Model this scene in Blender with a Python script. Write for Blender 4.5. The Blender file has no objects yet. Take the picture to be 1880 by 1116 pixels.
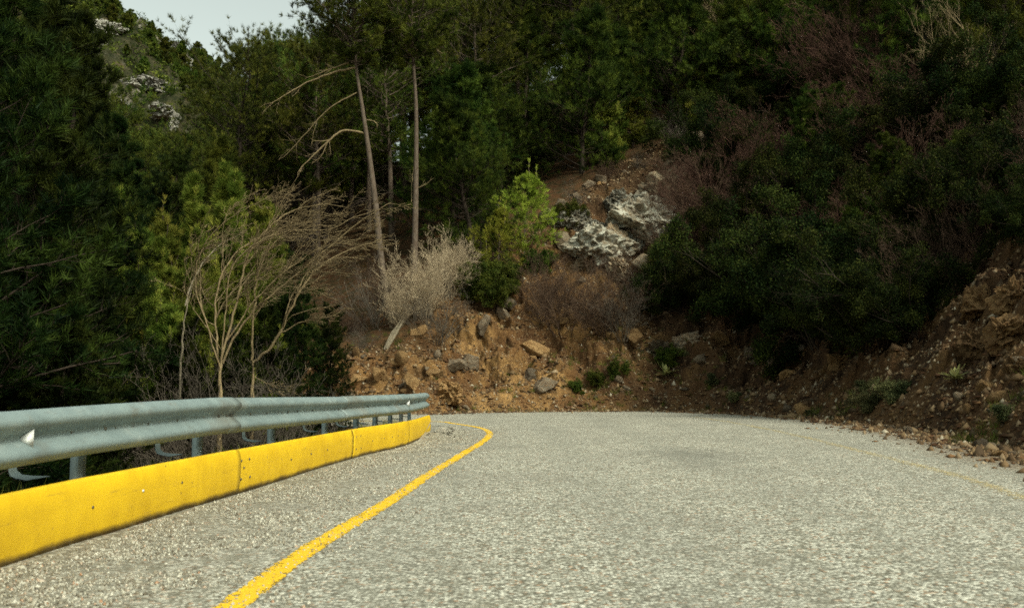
import bpy, bmesh, math
import numpy as np
from math import radians, sin, cos, tan, atan, pi
from mathutils import Vector, Matrix

# ------------------------------------------------------------------ camera
FPX = 1700.0                      # focal length in photo pixels (1880 wide)
PITCH = atan(149 / FPX)
CAMZ = 1.0
sc = bpy.context.scene
C = sc.collection
cam_d = bpy.data.cameras.new('camera')
cam = bpy.data.objects.new('camera', cam_d)
C.objects.link(cam)
cam.location = (0, 0, CAMZ)
cam.rotation_euler = (pi / 2 + PITCH, 0, 0)
cam_d.sensor_width = 36
cam_d.lens = 36 * FPX / 1880
cam_d.clip_start = 0.05
cam_d.clip_end = 3000
cam_d.dof.use_dof = True
cam_d.dof.focus_distance = 26
cam_d.dof.aperture_fstop = 4.0
sc.camera = cam

# ------------------------------------------------------------------ world + sun
SUN_EL, SUN_AZ = radians(44), radians(135)      # azimuth clockwise from +Y (behind the camera, to the right)
w = bpy.data.worlds.new('World')
sc.world = w
w.use_nodes = True
nt = w.node_tree
nt.nodes.clear()
sky = nt.nodes.new('ShaderNodeTexSky')
sky.sky_type = 'NISHITA'
sky.sun_disc = False
sky.sun_elevation = SUN_EL
sky.sun_rotation = SUN_AZ
sky.air_density = 1.0
sky.dust_density = 3.5
hs = nt.nodes.new('ShaderNodeHueSaturation')
hs.inputs['Saturation'].default_value = 0.25
mul = nt.nodes.new('ShaderNodeMixRGB')
mul.blend_type = 'MULTIPLY'
mul.inputs[0].default_value = 1
mul.inputs[2].default_value = (0.95, 1.03, 0.88, 1)
bg = nt.nodes.new('ShaderNodeBackground')
bg.inputs[1].default_value = 0.11
wo = nt.nodes.new('ShaderNodeOutputWorld')
nt.links.new(sky.outputs[0], hs.inputs['Color'])
nt.links.new(hs.outputs[0], mul.inputs[1])
nt.links.new(mul.outputs[0], bg.inputs[0])
nt.links.new(bg.outputs[0], wo.inputs[0])
sun_d = bpy.data.lights.new('sun', 'SUN')
sun_d.energy = 1.5
sun_d.angle = radians(14)
sun_d.color = (1.0, 0.95, 0.80)
sun = bpy.data.objects.new('sun', sun_d)
C.objects.link(sun)
sdir = Vector((sin(SUN_AZ) * cos(SUN_EL), cos(SUN_AZ) * cos(SUN_EL), sin(SUN_EL)))
sun.rotation_euler = sdir.to_track_quat('Z', 'Y').to_euler()
sun.location = (20, -20, 40)
sc.view_settings.view_transform = 'Standard'
sc.view_settings.look = 'None'
sc.view_settings.exposure = 1.02
sc.view_settings.gamma = 1
sc.render.engine = 'CYCLES'
cy = sc.cycles
cy.max_bounces = 5
cy.diffuse_bounces = 3
cy.glossy_bounces = 2
cy.transmission_bounces = 3
cy.transparent_max_bounces = 6
cy.use_denoising = False
cy.filter_width = 1.6

# ------------------------------------------------------------------ numeric helpers
FV = np.array([0, cos(PITCH), sin(PITCH)])
UV = np.array([0, -sin(PITCH), cos(PITCH)])
RV = np.array([1.0, 0, 0])
CP = np.array([0, 0, CAMZ])

def ray(px, py):
    return FV + (px - 940) / FPX * RV + (558 - py) / FPX * UV

def at(px, py, Y):
    d = ray(px, py)
    return CP + d * (Y / d[1])

def gnd(px, py, z=0.0):
    d = ray(px, py)
    return CP + d * ((z - CAMZ) / d[2])

def proj(p):
    q = np.asarray(p, float) - CP
    zc = q @ FV
    return 940 + FPX * (q @ RV) / zc, 558 - FPX * (q @ UV) / zc

_perm = np.random.default_rng(7).permutation(256)
_perm = np.concatenate([_perm, _perm, _perm])
_g = np.random.default_rng(8).normal(size=(256, 3))
_g /= np.linalg.norm(_g, axis=1)[:, None]

def pn(P):
    """3-D gradient noise, about -0.6..0.6"""
    P = np.asarray(P, float)
    i = np.floor(P).astype(int)
    f = P - i
    i &= 255
    u = f * f * f * (f * (f * 6 - 15) + 10)
    res = 0
    for dx in (0, 1):
        wx = u[:, 0] if dx else 1 - u[:, 0]
        for dy in (0, 1):
            wy = u[:, 1] if dy else 1 - u[:, 1]
            for dz in (0, 1):
                wz = u[:, 2] if dz else 1 - u[:, 2]
                h = _perm[_perm[_perm[(i[:, 0] + dx) & 255] + ((i[:, 1] + dy) & 255)] + ((i[:, 2] + dz) & 255)]
                g = _g[h]
                res = res + wx * wy * wz * (g[:, 0] * (f[:, 0] - dx) + g[:, 1] * (f[:, 1] - dy) + g[:, 2] * (f[:, 2] - dz))
    return res

def fbm(P, o=4, lac=2.1, gain=0.5):
    a, r = 1.0, 0
    P = np.asarray(P, float)
    for k in range(o):
        r = r + a * pn(P + 17.3 * k)
        P = P * lac
        a *= gain
    return r

def nrm(v):
    return v / np.maximum(np.linalg.norm(v, axis=-1, keepdims=True), 1e-9)

def sstep(a, b, x):
    t = np.clip((x - a) / (b - a), 0, 1)
    return t * t * (3 - 2 * t)

# ------------------------------------------------------------------ object helpers
def tag(o, label=None, cat=None, group=None, kind=None):
    if label: o['label'] = label
    if cat: o['category'] = cat
    if group: o['group'] = group
    if kind: o['kind'] = kind
    return o

def empty(name, loc=(0, 0, 0), rz=0.0, scale=1.0):
    o = bpy.data.objects.new(name, None)
    o.empty_display_size = 0.2
    C.objects.link(o)
    o.location = loc
    o.rotation_euler = (0, 0, rz)
    o.scale = (scale,) * 3
    return o

def copy_tree(o, parent=None):
    c = o.copy()
    C.objects.link(c)
    if parent is not None: c.parent = parent
    for ch in list(o.children):
        copy_tree(ch, c)
    return c

def raw_mesh(name, V, F, attrs=None, smooth=False):
    """V (n,3), F (m,k) all faces with k corners"""
    V = np.asarray(V, np.float32)
    F = np.asarray(F, np.int32)
    me = bpy.data.meshes.new(name)
    m, k = F.shape
    me.vertices.add(len(V))
    me.vertices.foreach_set('co', V.ravel())
    me.loops.add(m * k)
    me.loops.foreach_set('vertex_index', F.ravel())
    me.polygons.add(m)
    me.polygons.foreach_set('loop_start', np.arange(m, dtype=np.int32) * k)
    if smooth:
        me.polygons.foreach_set('use_smooth', np.ones(m, bool))
    me.update(calc_edges=True)
    for an, av in (attrs or {}).items():
        a = me.attributes.new(an, 'FLOAT', 'POINT')
        a.data.foreach_set('value', np.asarray(av, np.float32))
    return me

class Acc:
    def __init__(s):
        s.V, s.F, s.T, s.n = [], [], [], 0
    def add(s, V, F, tint=0.5):
        V = np.asarray(V, float).reshape(-1, 3)
        F = np.asarray(F, int)
        s.V.append(V)
        s.F.append(F + s.n)
        s.T.append(np.broadcast_to(np.asarray(tint, float), (len(V),)).copy())
        s.n += len(V)
    def obj(s, name, mat, parent=None, smooth=False):
        me = raw_mesh(name, np.concatenate(s.V), np.concatenate(s.F), {'tint': np.concatenate(s.T)}, smooth)
        me.materials.append(mat)
        o = bpy.data.objects.new(name, me)
        C.objects.link(o)
        if parent is not None: o.parent = parent
        return o

def tubes(P, R, sides=3):
    """P (B,n,3), R (B,n) -> verts, tris"""
    B, n, _ = P.shape
    D = nrm(P[:, -1] - P[:, 0])
    ref = np.where(np.abs(D[:, 2:3]) > 0.9, np.array([[1.0, 0, 0]]), np.array([[0, 0, 1.0]]))
    U = nrm(np.cross(D, ref))
    W = np.cross(D, U)
    a = np.arange(sides) * 2 * pi / sides
    ring = U[:, None, :] * np.cos(a)[None, :, None] + W[:, None, :] * np.sin(a)[None, :, None]
    V = P[:, :, None, :] + R[:, :, None, None] * ring[:, None, :, :]
    V = V.reshape(-1, 3)
    j = np.arange(n - 1)[:, None]
    k = np.arange(sides)[None, :]
    k2 = (k + 1) % sides
    a0 = (j * sides + k).ravel(); a1 = (j * sides + k2).ravel()
    b0 = ((j + 1) * sides + k).ravel(); b1 = ((j + 1) * sides + k2).ravel()
    T = np.concatenate([np.stack([a0, a1, b1], 1), np.stack([a0, b1, b0], 1)])
    T = (T[None] + (np.arange(B) * n * sides)[:, None, None]).reshape(-1, 3)
    return V, T

def spawn(P, R, K, rng, f0=0.2, f1=1.0, L=0.5, spread=0.8, up=0.1, bend=0.2, n=4, rr=0.6, jit=0.15, wind=None, fall=0.5, flat=0.0):
    """K children on each of the B polylines"""
    B, m, _ = P.shape
    plen = np.linalg.norm(np.diff(P, axis=1), axis=2).sum(1)
    f = rng.uniform(f0, f1, (B, K))
    x = f * (m - 1) * 0.999
    i0 = np.floor(x).astype(int)
    fr = (x - i0)[..., None]
    bi = np.arange(B)[:, None]
    pos = P[bi, i0] * (1 - fr) + P[bi, i0 + 1] * fr
    rad = R[bi, i0] * (1 - fr[..., 0]) + R[bi, i0 + 1] * fr[..., 0]
    d = nrm(P[bi, i0 + 1] - P[bi, i0])
    r = rng.normal(size=(B, K, 3))
    r[..., 2] *= (1 - flat)
    r = nrm(r - (r * d).sum(-1, keepdims=True) * d)
    d0 = nrm(d * cos(spread) + r * sin(spread) + np.array([0, 0, up]))
    ln = plen[:, None] * L * (1 - fall * f) * rng.uniform(0.6, 1.25, (B, K))
    d0 = d0.reshape(-1, 3)
    pos = pos.reshape(-1, 3)
    ln = ln.ravel()
    rad = np.maximum(rad.ravel() * rr, 0.0015)
    pts = [pos]
    cur = d0
    for q in range(1, n):
        cur = cur + np.array([0, 0, bend / (n - 1)]) + rng.normal(size=cur.shape) * jit
        if wind is not None: cur = cur + np.asarray(wind) / (n - 1)
        cur = nrm(cur)
        pts.append(pts[-1] + cur * (ln / (n - 1))[:, None])
    Pc = np.stack(pts, 1)
    Rc = rad[:, None] * np.linspace(1, 0.35, n)[None]
    return Pc, Rc

def needles(acc, P, M, rng, f0=0.35, k=12, ln=0.16, wd=0.012, up=0.5, cone=0.9, tint=None, clump=1.2):
    """tufts of needle-thin triangles along the polylines P"""
    B, m, _ = P.shape
    f = rng.uniform(f0, 1.0, (B, M)) * (m - 1) * 0.999
    f[:, 0] = (m - 1) * 0.999
    i0 = np.floor(f).astype(int)
    fr = (f - i0)[..., None]
    bi = np.arange(B)[:, None]
    pos = (P[bi, i0] * (1 - fr) + P[bi, i0 + 1] * fr).reshape(-1, 3)
    d = nrm(P[bi, i0 + 1] - P[bi, i0]).reshape(-1, 3)
    d = nrm(d + np.array([0, 0, up]))
    T = len(pos)
    tt = np.clip(0.5 + 0.9 * pn(pos * clump + 3.1) + rng.normal(size=T) * 0.16, 0, 1) if tint is None else tint(pos, rng)
    dd = nrm(d[:, None] + cone * nrm(rng.normal(size=(T, k, 3))))
    s = nrm(np.cross(dd, rng.normal(size=(T, k, 3))))
    L = ln * rng.uniform(0.7, 1.25, (T, k, 1))
    p0 = pos[:, None] + rng.normal(size=(T, k, 3)) * ln * 0.12
    V = np.stack([p0 - s * wd / 2, p0 + s * wd / 2, p0 + dd * L], 2).reshape(-1, 3)
    F = np.arange(len(V)).reshape(-1, 3)
    acc.add(V, F, np.repeat(tt, k * 3))

def leaves(acc, P, M, rng, f0=0.2, ln=0.07, wd=0.035, k=3, tint=None, clump=1.5, spread=0.05):
    B, m, _ = P.shape
    f = rng.uniform(f0, 1.0, (B, M)) * (m - 1) * 0.999
    i0 = np.floor(f).astype(int)
    fr = (f - i0)[..., None]
    bi = np.arange(B)[:, None]
    pos = (P[bi, i0] * (1 - fr) + P[bi, i0 + 1] * fr).reshape(-1, 3)
    T = len(pos)
    tt = np.clip(0.5 + 0.9 * pn(pos * clump + 9.1) + rng.normal(size=T) * 0.2, 0, 1)
    pos = pos[:, None] + rng.normal(size=(T, k, 3)) * spread
    dd = nrm(rng.normal(size=(T, k, 3)) + np.array([0, 0, 0.3]))
    s = nrm(np.cross(dd, rng.normal(size=(T, k, 3)) + np.array([0, 0, 1.2])))
    L = ln * rng.uniform(0.6, 1.3, (T, k, 1))
    W = wd * rng.uniform(0.7, 1.2, (T, k, 1))
    V = np.stack([pos, pos + dd * L * 0.5 + s * W / 2, pos + dd * L, pos + dd * L * 0.5 - s * W / 2], 2).reshape(-1, 3)
    b = np.arange(T * k)[:, None] * 4
    F = np.concatenate([b + np.array([[0, 1, 2]]), b + np.array([[0, 2, 3]])])
    acc.add(V, F, np.repeat(tt, k * 4))

# ------------------------------------------------------------------ materials
class NT:
    def __init__(s, name):
        s.m = bpy.data.materials.new(name)
        s.m.use_nodes = True
        s.t = s.m.node_tree
        s.t.nodes.clear()
        s.out = s.t.nodes.new('ShaderNodeOutputMaterial')
    def n(s, typ, **kw):
        nd = s.t.nodes.new('ShaderNode' + typ)
        for k, v in kw.items():
            if k.startswith('i_'):
                nd.inputs[k[2:].replace('_', ' ')].default_value = v
            else:
                setattr(nd, k, v)
        return nd
    def l(s, a, b):
        s.t.links.new(a, b)
    def noise(s, scale, detail=4, rough=0.55, vec=None, dist=0.0):
        nd = s.n('TexNoise')
        nd.inputs['Scale'].default_value = scale
        nd.inputs['Detail'].default_value = detail
        nd.inputs['Roughness'].default_value = rough
        nd.inputs['Distortion'].default_value = dist
        if vec is not None: s.l(vec, nd.inputs['Vector'])
        return nd.outputs['Fac']
    def ramp(s, fac, stops, interp='LINEAR'):
        nd = s.n('ValToRGB')
        nd.color_ramp.interpolation = interp
        el = nd.color_ramp.elements
        while len(el) < len(stops): el.new(0.5)
        for e, (p, c) in zip(el, stops):
            e.position = p
            e.color = (c[0], c[1], c[2], 1) if isinstance(c, (tuple, list)) else (c, c, c, 1)
        s.l(fac, nd.inputs[0])
        return nd.outputs[0]
    def mix(s, fac, a, b, mode='MIX'):
        nd = s.n('MixRGB', blend_type=mode)
        for i, v in ((0, fac), (1, a), (2, b)):
            if isinstance(v, bpy.types.NodeSocket): s.l(v, nd.inputs[i])
            elif isinstance(v, (tuple, list)): nd.inputs[i].default_value = (v[0], v[1], v[2], 1)
            else: nd.inputs[i].default_value = v if i == 0 else (v, v, v, 1)
        return nd.outputs[0]
    def math(s, op, a, b=0.0, c=None, clamp=False):
        nd = s.n('Math', operation=op, use_clamp=clamp)
        for i, v in ((0, a), (1, b), (2, c)):
            if v is None: continue
            if isinstance(v, bpy.types.NodeSocket): s.l(v, nd.inputs[i])
            else: nd.inputs[i].default_value = v
        return nd.outputs[0]
    def attr(s, name):
        return s.n('Attribute', attribute_name=name).outputs['Fac']
    def coord(s, which='Object'):
        return s.n('TexCoord').outputs[which]
    def pos(s):
        return s.n('NewGeometry').outputs['Position']
    def bump(s, h, strength=0.5, dist=0.02):
        nd = s.n('Bump')
        nd.inputs['Strength'].default_value = strength
        nd.inputs['Distance'].default_value = dist
        s.l(h, nd.inputs['Height'])
        return nd.outputs[0]
    def bsdf(s, col, rough=0.8, spec=0.3, metal=0.0, normal=None, link=True):
        nd = s.n('BsdfPrincipled')
        for k, v in (('Base Color', col), ('Roughness', rough), ('Specular IOR Level', spec), ('Metallic', metal)):
            if isinstance(v, bpy.types.NodeSocket): s.l(v, nd.inputs[k])
            elif isinstance(v, (tuple, list)): nd.inputs[k].default_value = (v[0], v[1], v[2], 1)
            else: nd.inputs[k].default_value = v
        if normal is not None: s.l(normal, nd.inputs['Normal'])
        if link: s.l(nd.outputs[0], s.out.inputs[0])
        return nd.outputs[0]

def leaf_mat(name, dark, mid, light, trans=0.3, rough=0.55):
    dark, mid, light = [(c_[0] * 1.25, c_[1] * 1.08, c_[2] * 0.75) for c_ in (dark, mid, light)]
    t = NT(name)
    c = t.ramp(t.attr('tint'), [(0.15, dark), (0.5, mid), (0.95, light)])
    rnd = t.n('ObjectInfo').outputs['Random']
    h = t.n('HueSaturation')
    t.l(c, h.inputs['Color'])
    t.l(t.math('MULTIPLY_ADD', rnd, 0.05, 0.475), h.inputs['Hue'])
    t.l(t.math('MULTIPLY_ADD', rnd, 0.5, 0.75), h.inputs['Value'])
    b = t.bsdf(h.outputs[0], rough, 0.06, link=False)
    tr = t.n('BsdfTranslucent')
    t.l(h.outputs[0], tr.inputs[0])
    mx = t.n('MixShader')
    mx.inputs[0].default_value = trans
    t.l(b, mx.inputs[1]); t.l(tr.outputs[0], mx.inputs[2]); t.l(mx.outputs[0], t.out.inputs[0])
    return t.m

def bark_mat(name, a, b, scale=6):
    t = NT(name)
    co = t.coord()
    mp = t.n('Mapping'); mp.inputs['Scale'].default_value = (1, 1, 0.25); t.l(co, mp.inputs[0])
    f = t.noise(scale * 3, 5, 0.65, mp.outputs[0])
    g = t.noise(scale * 0.5, 3, 0.6, co)
    c = t.mix(t.ramp(f, [(0.35, 0.0), (0.65, 1.0)]), a, b)
    c = t.mix(t.ramp(g, [(0.4, 0.0), (0.7, 0.45)]), c, [x * 0.45 for x in a])
    t.bsdf(c, 0.9, 0.15, normal=t.bump(f, 0.9, 0.03))
    return t.m

M = {}
M['needle_dark'] = leaf_mat('needle_dark', (.009, .022, .006), (.031, .058, .013), (.085, .128, .025))
M['needle_shaded'] = leaf_mat('needle_shaded', (.003, .008, .003), (.012, .024, .007), (.040, .060, .014))  # needle_dark darkened further: near pines' shade and vignette are in the colour
M['needle_green'] = leaf_mat('needle_green', (.020, .038, .009), (.058, .092, .020), (.15, .19, .040))
M['needle_mid'] = leaf_mat('needle_mid', (.015, .033, .008), (.048, .082, .018), (.125, .175, .036))
M['needle_olive'] = leaf_mat('needle_olive', (.016, .031, .008), (.050, .076, .018), (.125, .16, .034))
M['needle_young'] = leaf_mat('needle_young', (.035, .060, .012), (.095, .145, .030), (.25, .28, .07), 0.4)
M['needle_bright'] = leaf_mat('needle_bright', (.08, .12, .02), (.17, .23, .04), (.32, .38, .08), 0.4)
M['leaf_dark_shaded'] = leaf_mat('leaf_dark_shaded', (.004, .009, .004), (.012, .022, .007), (.040, .052, .014), 0.15, 0.9)  # dark evergreen leaf, with right-hand shade and vignette put into its colour
M['leaf_mid'] = leaf_mat('leaf_mid', (.018, .036, .009), (.045, .075, .017), (.11, .13, .03), 0.2, 0.5)
M['bark_pine'] = bark_mat('bark_pine', (.155, .125, .095), (.085, .055, .036), 6)
M['bark_dark'] = bark_mat('bark_dark', (.06, .045, .032), (.03, .022, .016), 6)
M['bark_dead'] = bark_mat('bark_dead', (.34, .26, .14), (.18, .13, .07), 7)
M['bark_pale'] = bark_mat('bark_pale', (.36, .31, .22), (.22, .18, .12), 7)
M['twig_brown'] = bark_mat('twig_brown', (.12, .075, .048), (.055, .035, .023), 9)
M['twig_red'] = bark_mat('twig_red', (.12, .062, .042), (.06, .032, .024), 9)
M['twig_pink'] = bark_mat('twig_pink', (.55, .44, .29), (.35, .27, .17), 9)
M['twig_grey'] = bark_mat('twig_grey', (.15, .125, .095), (.08, .066, .05), 9)

def rock_mat(name, a, b, dirt, lichen=0.0):
    t = NT(name)
    co = t.coord()
    rnd = t.n('ObjectInfo').outputs['Random']
    mp = t.n('Mapping'); t.l(co, mp.inputs[0])
    cb = t.n('CombineXYZ'); t.l(t.math('MULTIPLY', rnd, 50.0), cb.inputs[0]); t.l(cb.outputs[0], mp.inputs['Location'])
    v = mp.outputs[0]
    f = t.noise(2.2, 6, 0.65, v)
    g = t.noise(9, 5, 0.7, v)
    c = t.mix(t.ramp(f, [(0.35, 0.0), (0.65, 1.0)]), a, b)
    c = t.mix(t.ramp(g, [(0.45, 0.0), (0.62, 0.75)]), c, dirt)
    if lichen:
        l1 = t.noise(5.5, 6, 0.75, v, 0.6)
        c = t.mix(t.ramp(l1, [(0.48, 0.0), (0.56, lichen)]), c, (.37, .365, .30))
        l2 = t.noise(13, 4, 0.7, v)
        c = t.mix(t.ramp(l2, [(0.58, 0.0), (0.66, 0.8)]), c, (.06, .06, .05))
    hv = t.n('HueSaturation'); t.l(c, hv.inputs['Color']); t.l(t.math('MULTIPLY_ADD', rnd, 0.8, 0.6), hv.inputs['Value'])
    t.bsdf(hv.outputs[0], 0.92, 0.15, normal=t.bump(t.math('ADD', g, f), 0.9, 0.12))
    return t.m
M['rock_grey'] = rock_mat('rock_grey', (.24, .20, .14), (.13, .11, .08), (.16, .085, .035))
M['rock_ochre'] = rock_mat('rock_ochre', (.34, .22, .10), (.20, .12, .05), (.17, .085, .03))
M['rock_ochre_shaded'] = rock_mat('rock_ochre_shaded', (.20, .125, .055), (.11, .065, .03), (.10, .05, .02))  # darker copy of rock_ochre; shade of the far-right cut is in its colour
M['rock_pale'] = rock_mat('rock_pale', (.33, .27, .18), (.20, .15, .09), (.20, .11, .05), 0.2)
M['rock_lichen'] = rock_mat('rock_lichen', (.25, .22, .165), (.12, .105, .075), (.12, .08, .04), 0.75)
M['cliff'] = rock_mat('cliff', (.34, .33, .29), (.18, .17, .15), (.10, .08, .06), 0.5)

# ground: bank soil, forest floor, mountain
t = NT('ground_soil')
p = t.pos()
bank, mount = t.attr('bank'), t.attr('mount')
n1 = t.noise(0.45, 5, 0.6, p)
n2 = t.noise(2.4, 6, 0.68, p)
n3 = t.noise(14, 5, 0.7, p)
soil = t.ramp(n1, [(0.36, (.085, .042, .018)), (0.48, (.16, .082, .030)), (0.6, (.30, .175, .065))])
soil = t.mix(t.ramp(n2, [(0.4, 0.0), (0.62, 0.8)]), soil, (.065, .034, .016))
soil = t.mix(t.ramp(n3, [(0.55, 0.0), (0.68, 0.7)]), soil, (.30, .20, .10))
vor = t.n('TexVoronoi'); vor.inputs['Scale'].default_value = 9; t.l(p, vor.inputs['Vector'])
chip = t.ramp(vor.outputs['Distance'], [(0.12, 1.0), (0.3, 0.0)])
vc = t.n('SeparateColor'); t.l(vor.outputs['Color'], vc.inputs[0])
chip = t.math('MULTIPLY', chip, t.math('GREATER_THAN', vc.outputs[0], 0.72))
soil = t.mix(chip, soil, (.33, .25, .15))
dark = t.attr('earth')  # mask that paints the shade of the right bank into the soil colour
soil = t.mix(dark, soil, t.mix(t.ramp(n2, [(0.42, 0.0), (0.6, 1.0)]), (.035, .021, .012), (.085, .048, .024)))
floor = t.mix(t.ramp(n2, [(0.4, 0.0), (0.6, 1.0)]), (.075, .036, .016), (.035, .028, .012))
c = t.mix(bank, floor, soil)
mn = t.noise(0.085, 7, 0.7, p)
mn2 = t.noise(0.5, 6, 0.7, p)
mc = t.ramp(mn2, [(0.38, (.016, .020, .008)), (0.55, (.040, .038, .018)), (0.7, (.085, .062, .036))])
mc = t.mix(t.ramp(mn, [(0.53, 0.0), (0.62, 0.9)]), mc, t.ramp(mn2, [(0.4, (.07, .06, .045)), (0.6, (.22, .20, .16))]))
c = t.mix(mount, c, mc)
h = t.math('ADD', t.math('MULTIPLY', n3, 0.5), n2)
h = t.math('ADD', h, t.math('MULTIPLY', chip, 0.25))
t.bsdf(c, 0.95, 0.1, normal=t.bump(h, 0.9, 0.12))
M['ground'] = t.m

# road: chip-seal
def road_color(t, p):
    sh = t.attr('shoulder'); ed = t.attr('edge')
    def vo(scale):
        v = t.n('TexVoronoi'); v.inputs['Scale'].default_value = scale; v.inputs['Randomness'].default_value = 1
        t.l(p, v.inputs['Vector']); s = t.n('SeparateColor'); t.l(v.outputs['Color'], s.inputs[0])
        return v.outputs['Distance'], s.outputs
    d1, c1 = vo(46)
    d2, c2 = vo(26)
    def chips(d, c):
        col = t.ramp(c[0], [(0.0, (.13, .125, .10)), (0.2, (.32, .315, .255)), (0.5, (.52, .51, .425)), (0.86, (.76, .745, .63)), (0.97, (.40, .25, .15))])
        gap = t.ramp(d, [(0.42, 0.0), (0.75, 1.0)])
        return t.mix(t.math('MULTIPLY', gap, 0.85), col, (.085, .080, .055))
    a, b = chips(d1, c1), chips(d2, c2)
    b = t.mix(t.ramp(t.noise(19, 3, 0.6, p), [(0.42, 0.0), (0.56, 0.75)]), b, (.115, .095, .065), 'MIX')
    b = t.mix(0.12, b, (.20, .15, .09), 'MIX')
    big = t.noise(0.55, 5, 0.62, p)
    med = t.noise(4.5, 5, 0.7, p)
    m1 = t.math('ADD', sh, t.math('MULTIPLY_ADD', big, 1.0, -0.5), clamp=True)
    c = t.mix(m1, a, b)
    c = t.mix(t.ramp(t.noise(11, 3, 0.6, p), [(0.36, 0.6), (0.48, 0.0)]), c, (.13, .122, .088))
    c = t.mix(t.ramp(med, [(0.36, 0.55), (0.5, 0.0)]), c, (.17, .16, .115))
    c = t.mix(t.ramp(big, [(0.35, 0.45), (0.55, 0.0)]), c, (.19, .18, .145))
    # tyre lanes and traffic-polished bands following the road
    lane = t.n('TexWave'); lane.wave_type = 'BANDS'; lane.bands_direction = 'X'
    lane.inputs['Scale'].default_value = 0.19; lane.inputs['Distortion'].default_value = 1.6; lane.inputs['Detail'].default_value = 2; lane.inputs['Detail Scale'].default_value = 0.35
    t.l(p, lane.inputs['Vector'])
    c = t.mix(t.ramp(lane.outputs['Fac'], [(0.45, 0.0), (1.0, 0.20)]), c, (.20, .20, .165))
    # dark oil-like patch
    sx = t.n('Mapping'); sx.vector_type = 'TEXTURE'
    sx.inputs['Location'].default_value = (2.5, 13.4, 0); sx.inputs['Scale'].default_value = (1.0, 1.8, 1); t.l(p, sx.inputs[0])
    ln = t.n('VectorMath', operation='LENGTH'); t.l(sx.outputs[0], ln.inputs[0])
    st = t.math('ADD', ln.outputs['Value'], t.math('MULTIPLY_ADD', med, 3.4, -1.7))
    c = t.mix(t.ramp(st, [(0.2, 0.40), (1.1, 0.0)]), c, (.12, .12, .10))
    e = t.math('ADD', ed, t.math('MULTIPLY_ADD', med, 1.5, -0.85), clamp=True)
    c = t.mix(e, c, t.mix(t.ramp(c2[1], [(0.4, 0.0), (0.9, 1.0)]), (.085, .052, .026), (.24, .17, .10)))
    return c, d1, med
t = NT('road_chipseal')
p = t.pos()
c, d1, med = road_color(t, p)
inv = t.math('SUBTRACT', 1.0, d1)
t.bsdf(c, 0.85, 0.25, normal=t.bump(inv, 0.7, 0.012))
M['road'] = t.m

def paint_mat(name, wear, colr, opac=1.0):
    t = NT(name)
    p = t.pos()
    v = t.n('TexVoronoi'); v.inputs['Scale'].default_value = 55; t.l(p, v.inputs['Vector'])
    s = t.n('SeparateColor'); t.l(v.outputs['Color'], s.inputs[0])
    nn = t.noise(7, 5, 0.75, p)
    n0 = t.noise(1.1, 3, 0.6, p)
    edge = t.attr('tint')
    a = t.math('ADD', t.math('MULTIPLY', nn, 1.0), t.math('MULTIPLY', s.outputs[0], 0.35))
    a = t.math('ADD', a, t.math('MULTIPLY', n0, 0.35))
    a = t.math('SUBTRACT', a, t.math('MULTIPLY', edge, 0.34))
    keep = t.ramp(a, [(wear, opac), (wear + 0.05, 0.0)])
    col = t.mix(t.math('MULTIPLY', s.outputs[1], 0.5), colr, (colr[0] * .72, colr[1] * .66, colr[2]))
    b = t.bsdf(col, 0.6, 0.3, normal=t.bump(v.outputs['Distance'], 0.6, 0.008), link=False)
    tr = t.n('BsdfTransparent')
    mx = t.n('MixShader')
    t.l(keep, mx.inputs[0]); t.l(tr.outputs[0], mx.inputs[1]); t.l(b, mx.inputs[2]); t.l(mx.outputs[0], t.out.inputs[0])
    return t.m
M['line'] = paint_mat('yellow_line_paint', 0.74, (.80, .50, .018))
M['line_worn'] = paint_mat('worn_yellow_line_paint', 0.50, (.62, .48, .17), 0.5)

# galvanised steel
t = NT('galvanised_steel')
p = t.pos()
n1 = t.noise(3.0, 6, 0.7, p); n2 = t.noise(45, 4, 0.7, p); n3 = t.noise(1.1, 4, 0.6, p)
c = t.ramp(n1, [(0.3, (.17, .225, .225)), (0.55, (.235, .30, .295)), (0.75, (.33, .39, .37))])
c = t.mix(t.ramp(n2, [(0.5, 0.0), (0.7, 0.25)]), c, (.15, .18, .17))
mp = t.n('Mapping'); mp.inputs['Scale'].default_value = (6, 1, 0.6); t.l(p, mp.inputs[0])
stk = t.noise(5, 5, 0.7, mp.outputs[0])
c = t.mix(t.ramp(stk, [(0.56, 0.0), (0.72, 0.5)]), c, (.15, .14, .11))
c = t.mix(t.ramp(n3, [(0.55, 0.0), (0.7, 0.4)]), c, (.20, .15, .09))
rs_ = t.noise(24, 5, 0.75, p)
c = t.mix(t.ramp(rs_, [(0.63, 0.0), (0.70, 0.6)]), c, (.16, .085, .035))
t.bsdf(c, 0.62, 0.4, 0.25, normal=t.bump(n2, 0.15, 0.004))
M['steel'] = t.m
# yellow panel
t = NT('yellow_panel_paint')
p = t.pos()
n1 = t.noise(2.2, 5, 0.65, p); n2 = t.noise(30, 4, 0.7, p)
sz = t.n('SeparateXYZ'); t.l(p, sz.inputs[0])
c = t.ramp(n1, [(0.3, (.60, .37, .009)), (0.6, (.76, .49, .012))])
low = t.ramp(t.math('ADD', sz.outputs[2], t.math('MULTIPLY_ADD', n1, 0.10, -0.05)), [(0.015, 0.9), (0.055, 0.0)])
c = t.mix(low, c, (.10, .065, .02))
mp = t.n('Mapping'); mp.inputs['Scale'].default_value = (8, 3, 0.5); t.l(p, mp.inputs[0])
stk = t.noise(6, 5, 0.7, mp.outputs[0])
c = t.mix(t.ramp(stk, [(0.55, 0.0), (0.75, 0.35)]), c, (.40, .24, .015))
c = t.mix(t.ramp(n2, [(0.64, 0.0), (0.72, 0.5)]), c, (.33, .20, .02))
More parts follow.
